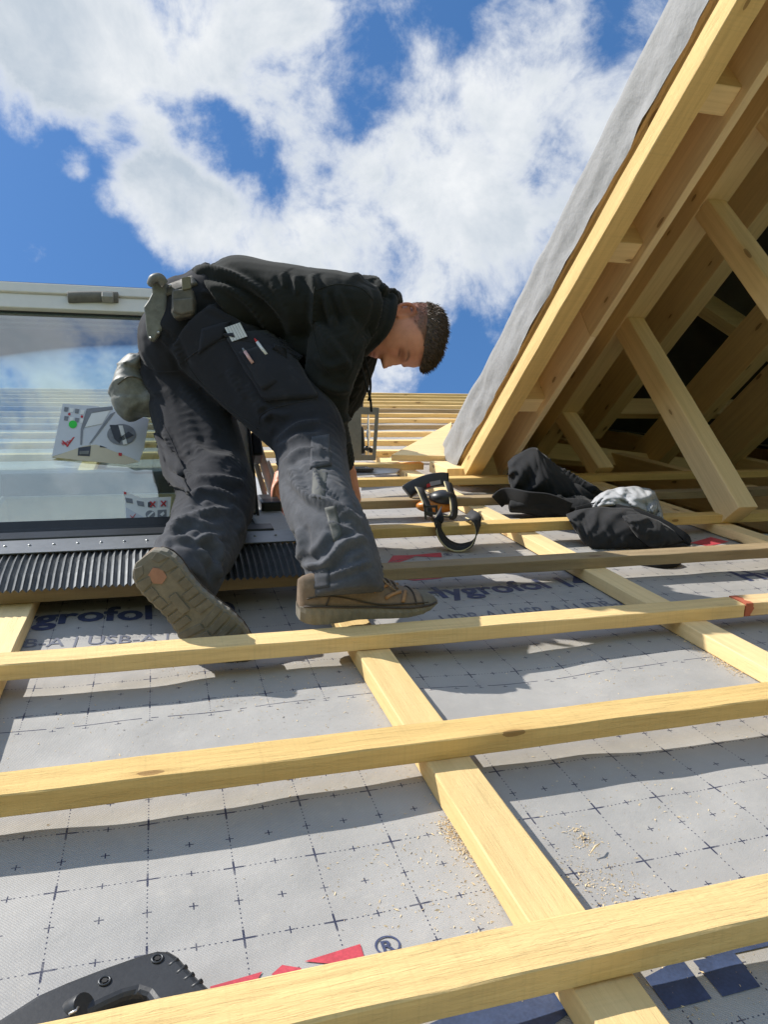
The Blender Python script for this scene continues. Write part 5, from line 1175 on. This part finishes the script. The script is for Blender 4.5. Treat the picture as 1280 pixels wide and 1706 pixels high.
# ------------------------------------------------------------------ boots
LACE = plain('tan_lace', (0.20, 0.145, 0.10), 0.8, 0, 300, .4)
def boot(toe, heel, zdir, side, Lf, show_sole, wk=1.0):
    """heel/toe: ends of the sole; zdir: from sole to ankle"""
    X = nrm(toe - heel); Z = nrm(zdir - X * np.dot(zdir, X)); Y = np.cross(Z, X); Ln = np.linalg.norm(toe - heel) ; O = heel
    def Q(x, y, z): return O + X * x * Ln + Y * y + Z * z
    sx = [0, .03, .08, .16, .26, .38, .50, .62, .74, .85, .93, .98, 1.0]
    sw = [.016, .028, .035, .038, .036, .035, .039, .046, .049, .045, .034, .020, .010]
    sw = [q * wk for q in sw]
    cy = [0, 0, 0, 0, 0, .002 * side, .004 * side, .006 * side, .006 * side, .006 * side, .005 * side, .004 * side, .003 * side]
    st = [.034, .036, .037, .036, .032, .028, .026, .023, .021, .020, .019, .018, .016]; bot = [.006, .003, .0, 0, 0, .002, .001, 0, 0, .003, .008, .014, .018]
    hgt = [.085, .090, .094, .094, .092, .090, .080, .065, .050, .041, .034, .028, .020]
    tw_ = [.012, .022, .028, .031, .031, .030, .030, .036, .039, .036, .027, .015, .006]
    up = MB(); n = 18; rows = []
    for x, w, c, s0, h, t in zip(sx, sw, cy, st, hgt, tw_):
        row = []
        for k in range(n + 1):
            a = math.pi * k / n; yy = math.cos(a); zz = math.sin(a) ** .75
            wy = (w - .002) * (1 - zz) + t * zz if abs(yy) > .01 else 0
            wy = ((w - .002) + (t - w) * zz) * math.copysign(abs(yy) ** .75, yy)
            row.append(up.add([Q(x, c + wy, s0 * .8 + (h - s0 * .8) * zz + .0015 * noise.noise(Vector((x * 14, k * .7, side * 3))))]))
        rows.append(row)
    for i in range(len(sx) - 1):
        for k in range(n): up.face((rows[i][k], rows[i][k + 1], rows[i + 1][k + 1], rows[i + 1][k]), None, True)
    up.face(rows[0]); up.face(rows[-1])
    root = up.build('boot', BOOTBR, worker)
    so_ = MB(); rings = []
    ds = np.linspace(0, 1, 34)
    for x in ds:
        w = float(np.interp(x, sx, sw)); c = float(np.interp(x, sx, cy)); s0 = float(np.interp(x, sx, st)); b0 = float(np.interp(x, sx, bot)); lugs = .0022 * (1 if int(x * 33) % 2 else 0)
        rings.append([so_.add([Q(x, c + yy * (w + e), z)]) for yy, e, z in ((-1, .0008, s0), (-1, .004 - lugs, (s0 + b0) * .62), (-1, .003 - lugs, b0 + .003), (-.9, 0, b0), (.9, 0, b0), (1, .003 - lugs, b0 + .003), (1, .004 - lugs, (s0 + b0) * .62), (1, .0008, s0))])
    for i in range(len(ds) - 1):
        for k in range(8): so_.face((rings[i][k], rings[i][(k + 1) % 8], rings[i + 1][(k + 1) % 8], rings[i + 1][k]), None, False)
    so_.face(rings[0]); so_.face(rings[-1])
    sole = so_.build('sole', RUBBER, root, 0.0)
    # raised tread blocks on the underside
    tr = MB()
    def block(P, h=.0032):
        zb = [float(np.interp(x, sx, bot)) for x, y in P]; tr.prism([Q(x, float(np.interp(x, sx, cy)) + y, z + .0005) for (x, y), z in zip(P, zb)], -Z, h)
    def wid(x): return float(np.interp(x, sx, sw)) * .96
    for x0, x1 in ((.02, .09), (.10, .17), (.18, .25), (.26, .33)):
        for s in (-1, 1): 
            if x0 < .15: block([(x0, s * wid(x0)), (x1, s * wid(x1)), (x1 - .01, s * .017), (x0 + .015, s * .010)])
            else: block([(x0, s * wid(x0)), (x1, s * wid(x1)), (x1, s * .021), (x0, s * .021)])
    for x0 in (.34, .40, .46): block([(x0, -wid(x0)), (x0 + .05, -wid(x0 + .05)), (x0 + .05, -.010), (x0, -.010)]); block([(x0, wid(x0)), (x0 + .05, wid(x0 + .05)), (x0 + .05, .010), (x0, .010)])
    for k, x0 in enumerate((.53, .595, .66, .725, .79, .855)):
        for s in (-1, 1): block([(x0 + .03, s * .002), (x0, s * wid(x0)), (x0 + .045, s * wid(x0 + .045)), (x0 + .075, s * .002)])
    block([(.925, -.028), (.97, -.02), (.985, 0), (.97, .02), (.925, .028), (.95, 0)])
    if show_sole: tr.build('tread', RUBBER_D, sole, 0.0006, seg=1)
    hx = MB(); hx.prism([Q(.145 + .062 * math.cos(k * math.pi / 3 + .2), .0165 * math.sin(k * math.pi / 3 + .2), -.0006) for k in range(6)], -Z, .002); hx.build('sole_badge', SOLEPATCH, sole, 0.0006, seg=1)
    pl = MB(); pl.box(Q(.30, -.006, -.0005), X * .042, Y * .017, -Z * .0022); pl.build('size_plate', RUBBER_D, sole, 0.0005, seg=1)
    # toe cap, trims, laces
    tc_ = MB(); rows = []
    for x in np.linspace(.86, 1.004, 8):
        w, c, s0, h, t = (float(np.interp(x, sx, q)) for q in (sw, cy, st, hgt, tw_)); row = []
        for k in range(n + 1):
            a = math.pi * k / n; yy = math.cos(a); zz = math.sin(a) ** .75; wy = ((w) + (t - w) * zz) * math.copysign(abs(yy) ** .75, yy)
            row.append(tc_.add([Q(x, c + wy * 1.03, s0 * .8 + (h - s0 * .8) * min(1, zz * 1.03))]))
        rows.append(row)
    for i in range(7):
        for k in range(n): tc_.face((rows[i][k], rows[i][k + 1], rows[i + 1][k + 1], rows[i + 1][k]), None, True)
    tc_.face(rows[-1]); tc_.build('toe_cap', RUBBER_D if side > 0 else BOOTBR, root)
    def surf(x, ang, lift=.002):
        w, c, s0, h, t = (float(np.interp(x, sx, q)) for q in (sw, cy, st, hgt, tw_)); yy = math.cos(ang); zz = math.sin(ang) ** .75
        wy = ((w - .002) + (t - w) * zz) * math.copysign(abs(yy) ** .75, yy); p = Q(x, c + wy, s0 * .8 + (h - s0 * .8) * zz); ctr = Q(x, c, h * .35); return p + nrm(p - ctr) * lift
    for sgn in (1, -1):
        A = (lambda a: a) if sgn > 0 else (lambda a: math.pi - a)
        for (x0, a0, x1, a1) in ((.22, .9, .46, 1.25), (.34, .75, .56, 1.2), (.50, .5, .62, 1.15), (.58, .35, .70, .9), (.70, .30, .74, 1.1)):
            m_ = MB(); m_.tube([surf(x0 + (x1 - x0) * t, A(a0 + (a1 - a0) * t)) for t in np.linspace(0, 1, 7)], (.0036), 6); m_.build('trim', BOOTOR, root)
        m_ = MB(); m_.prism([surf(x, A(a), .0012) for x, a in ((.38, .75), (.46, .68), (.50, .85), (.47, 1.05), (.40, 1.05))], Y * sgn, .0012); m_.build('mesh_inset', BOOTDK, root)
        m_ = MB(); m_.tube([surf(x, A(.22 + .1 * math.sin(x * 9))) for x in np.linspace(.04, .9, 24)], .0014, 5); m_.build('stitching', BOOTDK, root)
    for sgn in (1, -1):
        m_ = MB(); m_.tube([Q(x, float(np.interp(x, sx, cy)) + sgn * (float(np.interp(x, sx, sw)) + .001), float(np.interp(x, sx, st)) + .0015) for x in np.linspace(.02, .97, 30)], .0022, 6); m_.build('welt', BOOTDK, root)
    m_ = MB(); m_.tube([surf(.80, math.pi * k / 14, .0016) for k in range(1, 14)], .0018, 5); m_.build('toe_seam', BOOTDK, root)
    m_ = MB(); m_.tube([surf(.16 + .05 * math.sin(math.pi * k / 8), math.pi * .02 + 1.3 * k / 8, .0016) for k in range(9)] , .0018, 5); m_.build('heel_seam', BOOTDK, root)
    m_ = MB(); m_.tube([surf(.16 + .05 * math.sin(math.pi * k / 8), math.pi - math.pi * .02 - 1.3 * k / 8, .0016) for k in range(9)] , .0018, 5); m_.build('heel_seam', BOOTDK, root)
    for x in (.47, .52, .56, .60, .64, .68):
        m_ = MB(); m_.tube([surf(x, math.pi / 2 + t, .004) for t in np.linspace(-.55, .55, 8)], .0026, 6); m_.build('lace', LACE, root)
    for s in (-1, 1):
        m_ = MB(); m_.tube(catmull([surf(.48, math.pi / 2, .006), surf(.53, math.pi / 2 + s * .35, .014), surf(.60, math.pi / 2 + s * .6, .009), surf(.66, math.pi / 2 + s * .75, .004)], 5), .0020, 6); m_.build('lace', LACE, root)
    return root
Hh = onw(504, 1046, 0.0025); Tt = onw(739, 1024, 0.0025); Yd = nrm(np.cross((0, 0, 1), Tt - Hh))
boot(Tt + Yd * .040, Hh + Yd * .040, np.array([0, 0, 1.0]), 1, .29, False)
hp_, tp_ = at(238, 930, 1.40), at(401, 1124, 1.455)
boot(tp_, hp_, CAXF + .02 * CAXR, -1, .29, True, 1.16)['label'] = 'boot with lifted heel showing its worn sole'
# trailing lace ends at the front cuff
for k, P in enumerate(([(612, 905, 1.60), (620, 918, 1.585), (632, 938, 1.58), (637, 946, 1.58)], [(610, 908, 1.60), (614, 924, 1.58), (622, 942, 1.575), (628, 948, 1.575)])):
    mb = MB(); mb.tube(catmull([at(*p) for p in P], 5), .0032, 6); mb.build('zip_cord', ROPE, trous)

# things carried in the pockets and on the belt
def sdepth(x, y, b=None):
    h = (b or bvT).ray_cast(Vector(W(CAM)), Vector(W(ray(x, y))).normalized())
    return 1.9 if h[0] is None else float((np.array(h[0]) - W(CAM)) @ (M @ CAXF))
rl = thing('folding_rule', at(394, 552, 1.79), 'pale folding rule sticking out of the thigh pocket', 'folding rule')
h = bvT.ray_cast(Vector(W(CAM)), Vector(W(ray(393, 552))).normalized()); dd = min(sdepth(378, 548), sdepth(398, 540), sdepth(405, 560), sdepth(390, 565)) - .004 if h[0] is not None else 1.8
mb = MB()
for k in range(6):
    f0, f1 = k / 6, (k + .9) / 6; A_ = lambda f, b: ((374 + 26 * f) + 12 * b, (546 - 9 * f) + 23 * b)
    mb.prism([at(*A_(f0, 0), dd - .0006 * k), at(*A_(f1, 0), dd - .0006 * k), at(*A_(f1, 1), dd - .012), at(*A_(f0, 1), dd - .012)], CAXF, .004)
mb.build('rule_leaves', plain('grey_white_plastic', (.55, .56, .56), .5, 0, 60, .1), rl)
def pen(p0, p1, name, lab, mat, mat2):
    def hit_(x, y, off):
        h = bvT.ray_cast(Vector(W(CAM)), Vector(W(ray(x, y))).normalized()); return (M.T @ np.array(h[0])) - nrm(ray(x, y)) * off
    a, b = hit_(*p0, .034), hit_(*p1, .026); t = thing(name, b, lab, name.replace('_', ' ')); mb = MB(); mb.tube([a + (b - a) * .22, b], .0042, 8); mb.build('shaft', mat, t)
    mb = MB(); mb.tube([a, a + (b - a) * .22], [.0016, .0040], 8); mb.build('tip', mat2, t)
PINK = plain('pink_pencil', (.62, .38, .36), .5, 0, 60, .1); WHT = plain('white_pen', (.72, .72, .72), .4, 0, 60, .05)
pen((404, 580), (421, 605), 'pencil', 'pale pink carpenter pencil in the thigh pocket, left of the pen', PINK, INK_G)
pen((424, 564), (444, 591), 'pen', 'red and white pen in the thigh pocket, right of the pencil', WHT, RED)
# leather holster at the back of the belt
hd = min(sdepth(262, 520), sdepth(270, 500), sdepth(262, 545)) - .028
hol = thing('hammer_holster', at(258, 520, 1.84), 'grey worn leather holster with white rivets at the back of the belt', 'tool holster')
mb = MB(); P = [(251, 466), (262, 459), (272, 462), (277, 472), (277, 500), (276, 526), (271, 546), (254, 569), (246, 566), (242, 548), (240, 524), (238, 511), (246, 500), (252, 488)]
mb.prism([at(x, y, hd + .0006 * (x - 240)) for x, y in P], CAXF, .02); hb_ = mb.build('leather_body', LEATHER, hol, 0.006, seg=3)
mb = MB(); mb.tube(catmull([at(252, 472, hd + .02), at(256, 464, hd), at(266, 463, hd), (at(273, 472, hd + .01))], 5), [.012] * 16, 10); mb.build('rolled_loop', LEATHER, hol)
for (x, y) in ((264, 554), (251, 563), (283, 476), (270, 476)):
    mb = MB(); mb.ball(at(x, y, hd - .002 + .0006 * (x - 240)), .0042, 8, 6); mb.build('rivet', LIGHT_METAL, hb_)
for (P, lab, d) in (([(285, 482), (318, 478), (323, 500), (322, 524), (290, 531), (284, 522)], 0, min(sdepth(300, 505), sdepth(318, 500), sdepth(300, 525)) - .03),):
    tp = thing('tape_pouch', at(303, 505, d), 'small brown leather pouch with strap on the back of the belt', 'belt pouch')
    mb = MB(); mb.prism([at(x, y, d) for x, y in P], CAXF, .035); pb = mb.build('pouch_body', LEATHER_D, tp, 0.007, seg=3)
    mb = MB(); mb.prism([at(x, y, d - .008) for x, y in ((286, 498), (321, 495), (322, 519), (302, 524), (287, 519))], CAXF, .014); mb.build('front_panel', LEATHER_D, pb, 0.005, seg=3)
    mb = MB(); mb.prism([at(x, y, d - .004) for x, y in ((302, 462), (316, 460), (318, 480), (303, 483))], CAXF, .008); mb.build('hanging_strap', plain('olive_webbing', (.16, .15, .10), .8, 0, 200, .3), tp, 0.002)
bagt = thing('tool_bag', at(225, 660, 2.13), 'sagging grey leather tool bag hanging from the far hip', 'tool bag')
mb = MB(); limb_tube(mb, [(232, 596, 2.13, .026, .05), (222, 620, 2.13, .044, .06), (220, 645, 2.13, .058, .07), (226, 668, 2.13, .064, .07), (238, 682, 2.13, .054, .06)], n=20); mb.ball(at(244, 668, 2.13), (.078, .06, .046), 18, 12, ax=(CAXR, CAXF, CAXU))
Vg, Ng, Fg = remeshed(mb, .006, 4); Vg = fold_disp(Vg, Ng, [(np.array([W(at(236, 592, 2.13)), W(at(228, 640, 2.13)), W(at(230, 690, 2.13))]), [.009, .005, .001], 14, .8)], seed=4.4); meshobj_from('leather_body', LEATHER, bagt, Vg, Fg)
seam([(196, 640), (214, 628), (236, 634), (256, 660), (262, 690)], r=.0022, par=bagt, bv=bvh_of(Vg, Fg), mat=LEATHER_D, name='piping')

# ------------------------------------------------------------------ black jacket dropped on the battens
ST_J = [([(890, 748), (880, 790), (870, 825)], 5, .014), ([(895, 750), (920, 790), (935, 835)], 6, .014), ([(905, 765), (960, 800), (1000, 822)], 6, .016), ([(905, 806), (945, 824), (985, 836)], 6, .012), ([(850, 790), (862, 815), (875, 830)], 5, .012),
        ([(960, 852), (990, 880), (1000, 915)], 5, .013), ([(985, 850), (1015, 875), (1030, 915)], 6, .013), ([(1040, 858), (1075, 866), (1110, 885), (1130, 905)], 6, .015), ([(1045, 865), (1060, 890), (1085, 915)], 6, -.014), ([(1005, 885), (1030, 895), (1060, 900)], 5, .010), ([(1100, 850), (1130, 880), (1147, 905)], 5, .009)]
ST_L = [([(985, 842), (1030, 828), (1085, 824)], 4, .009), ([(1000, 850), (1045, 838), (1100, 840)], 4, .010), ([(1030, 850), (1070, 848), (1105, 858)], 4, .009), ([(1010, 822), (1050, 816), (1085, 818)], 3.5, .006), ([(1060, 820), (1075, 840), (1095, 860)], 4, .006)]
jac = thing('jacket', onw(1000, 870, 0.0), 'black hooded jacket with pale lining dropped over the battens by the dormer', 'jacket')
mb = MB()
limb_tube(mb, [(889, 752, 2.88, .010), (884, 772, 2.88, .035), (878, 800, 2.88, .055)], n=14)
j1 = limb_tube(mb, [(866, 790, 2.88, .035, .06), (884, 786, 2.88, .060, .07), (905, 795, 2.87, .065, .08), (945, 812, 2.83, .050, .09), (990, 828, 2.79, .035, .08)], n=20)
mb.ball(at(886, 770, 2.88), (.030, .05, .03), 14, 10, ax=(CAXR, CAXF, CAXU)); mb.ball(at(870, 800, 2.84), (.05, .07, .06), 16, 10, ax=(CAXR, CAXF, CAXU))
j2 = limb_tube(mb, [(850, 842, 2.72, .022, .06), (900, 842, 2.70, .040, .10), (950, 846, 2.68, .035, .10), (1000, 850, 2.65, .035, .09)], n=18)
Vj, Nj, Fj = remeshed(mb, .007, 4); Vj = fold_disp(Vj, Nj, [(j1, [.004] * 5, 9, 2.2), (j2, [.004] * 4, 9, 1.5)], seed=1.7, small=.003); Vj = strokes(Vj, Nj, ST_J); o = meshobj_from('jacket_body', JACK, jac, Vj, Fj); set_attr(o, 'dust', [.06] * len(Vj))
mb = MB(); j3 = limb_tube(mb, [(958, 856, 2.58, .022, .05), (985, 876, 2.55, .040, .06), (1030, 886, 2.49, .042, .08), (1080, 888, 2.44, .040, .08), (1122, 896, 2.41, .026, .06), (1138, 902, 2.40, .010, .04)], n=20)
j4 = limb_tube(mb, [(1042, 866, 2.47, .030, .05), (1075, 876, 2.43, .036, .05), (1105, 890, 2.40, .03, .05)], n=18)
mb.ball(at(1008, 905, 2.44), (.05, .03, .03), 14, 10, ax=(CAXR, CAXF, CAXU))
Vj, Nj, Fj = remeshed(mb, .007, 4); Vj = fold_disp(Vj, Nj, [(j3, [.003] * 6, 9, 2.4), (j4, [.003] * 4, 9, .8)], seed=6.2, small=.003); Vj = strokes(Vj, Nj, ST_J); o = meshobj_from('jacket_bulk', JACK, jac, Vj, Fj); set_attr(o, 'dust', [.2] * len(Vj))
mb = MB(); j5 = limb_tube(mb, [(985, 838, 2.68, .022, .05), (1025, 834, 2.66, .038, .07), (1065, 834, 2.63, .045, .07), (1094, 846, 2.60, .038, .06), (1104, 858, 2.57, .022, .04)], n=18)
Vj, Nj, Fj = remeshed(mb, .006, 3); Vj = fold_disp(Vj, Nj, [(j5, [.002] * 5, 9, 2.4)], seed=3.9, small=.002); pass
mb = MB(); mb.ribbon(catmull([at(828, 836, 2.72), at(845, 826, 2.70), at(880, 832, 2.62), (at(915, 836, 2.60)), at(950, 850, 2.58)], 6), nrm(CAXU - .5 * CAXF), .060, .010); mb.build('collar_flap', JACK, jac, .003)
mb = MB(); mb.ribbon(catmull([at(960, 850, 2.54), at(1000, 842, 2.52), at(1050, 850, 2.46), at(1100, 868, 2.40), at(1140, 892, 2.36), at(1150, 905, 2.36)], 6), nrm(CAXU + .2 * CAXF), .022, .008); mb.build('hem_band', JACK, jac, .002)
def sheet_cloth(top, bot, dt, db, bulge, name, mat, fold, fr, seed, dust=None, nu=56, nv=26):
    """thin folded cloth hanging between an upper and a lower edge"""
    T = catmull([np.array(p, float) for p in top], 10); Bm = catmull([np.array(p, float) for p in bot], 10)
    def pick(C, t): k = t * (len(C) - 1); i0 = min(int(k), len(C) - 2); return C[i0] + (C[i0 + 1] - C[i0]) * (k - i0)
    mb = MB(); ids = {}
    for j in range(nv + 1):
        b = j / nv
        for i in range(nu + 1):
            a = i / nu; x, y = pick(T, a) * (1 - b) + pick(Bm, a) * b
            n1 = noise.noise(Vector((a * fr + b * 1.6 + seed, b * 1.4, seed))); n2 = noise.noise(Vector((a * fr * 2.3 - b * 2.2, b * 2.1 + seed, 3.3)))
            f = fold * ((1 - abs(n1) * 2.6) + .5 * (1 - abs(n2) * 2.6)) * min(1, 6 * b + .25, 6 * (1 - b) + .25)
            d = dt + (db - dt) * b - bulge * math.sin(math.pi * min(max(b, .02), .98)) ** .7 * math.sin(math.pi * min(max(a, .03), .97)) ** .4 - f
            ids[i, j] = mb.add([at(x, y + 1.5 * n2, d)])
    for j in range(nv):
        for i in range(nu): mb.face((ids[i, j], ids[i + 1, j], ids[i + 1, j + 1], ids[i, j + 1]), None, True)
    o = mb.build(name, mat, jac); md = o.modifiers.new('t', 'SOLIDIFY'); md.thickness = .005; md.offset = 0
    if dust is not None: set_attr(o, 'dust', [dust] * len(o.data.vertices))
    return o
sheet_cloth([(847, 770), (862, 758), (889, 746), (905, 757), (940, 784), (975, 803), (1010, 822)], [(849, 798), (862, 828), (895, 838), (935, 848), (975, 853), (1012, 846)], 2.83, 2.74, .10, 'hood', JACK, .018, 5.0, 1.9, .05)
sheet_cloth([(944, 858), (975, 848), (1010, 846), (1060, 850), (1105, 868), (1150, 902)], [(952, 870), (974, 904), (1000, 916), (1045, 912), (1090, 915), (1152, 908)], 2.46, 2.36, .045, 'front_panel', JACK, .014, 5.5, 4.1, .32)
sheet_cloth([(1038, 860), (1070, 858), (1108, 874), (1141, 900)], [(1046, 870), (1062, 892), (1080, 908), (1096, 914)], 2.38, 2.33, .05, 'sleeve', JACK, .008, 3.5, 7.7, .30)
sheet_cloth([(984, 840), (1003, 822), (1040, 812), (1084, 815), (1096, 832), (1105, 858)], [(990, 846), (1018, 843), (1060, 849), (1085, 858), (1095, 862), (1106, 864)], 2.60, 2.52, .035, 'lining', CLOTH_W, .024, 8.0, 2.6)
mb = MB(); j6 = limb_tube(mb, [(1040, 938, 2.24, .010, .03), (1070, 941, 2.23, .020, .05), (1105, 941, 2.22, .018, .05), (1132, 936, 2.22, .008, .03)], n=16)
Vj, Nj, Fj = remeshed(mb, .005, 3); Vj = fold_disp(Vj, Nj, [(j6, [.006] * 4, 14, 1.5)], seed=2.9, small=.003); o = meshobj_from('hanging_hem', JACK, jac, Vj, Fj); set_attr(o, 'dust', [.02] * len(Vj))
for o in list(COL.objects):
    if o.type == 'MESH' and o.data.materials and o.data.materials[0] in (TROUS, HOOD, JACK, BOOTBR, RUBBER, RUBBER_D) and 'dust' not in o.data.attributes: set_attr(o, 'dust', [.55 if o.data.materials[0] in (RUBBER, RUBBER_D) else .5 if o.data.materials[0] is BOOTBR else .05] * len(o.data.vertices))
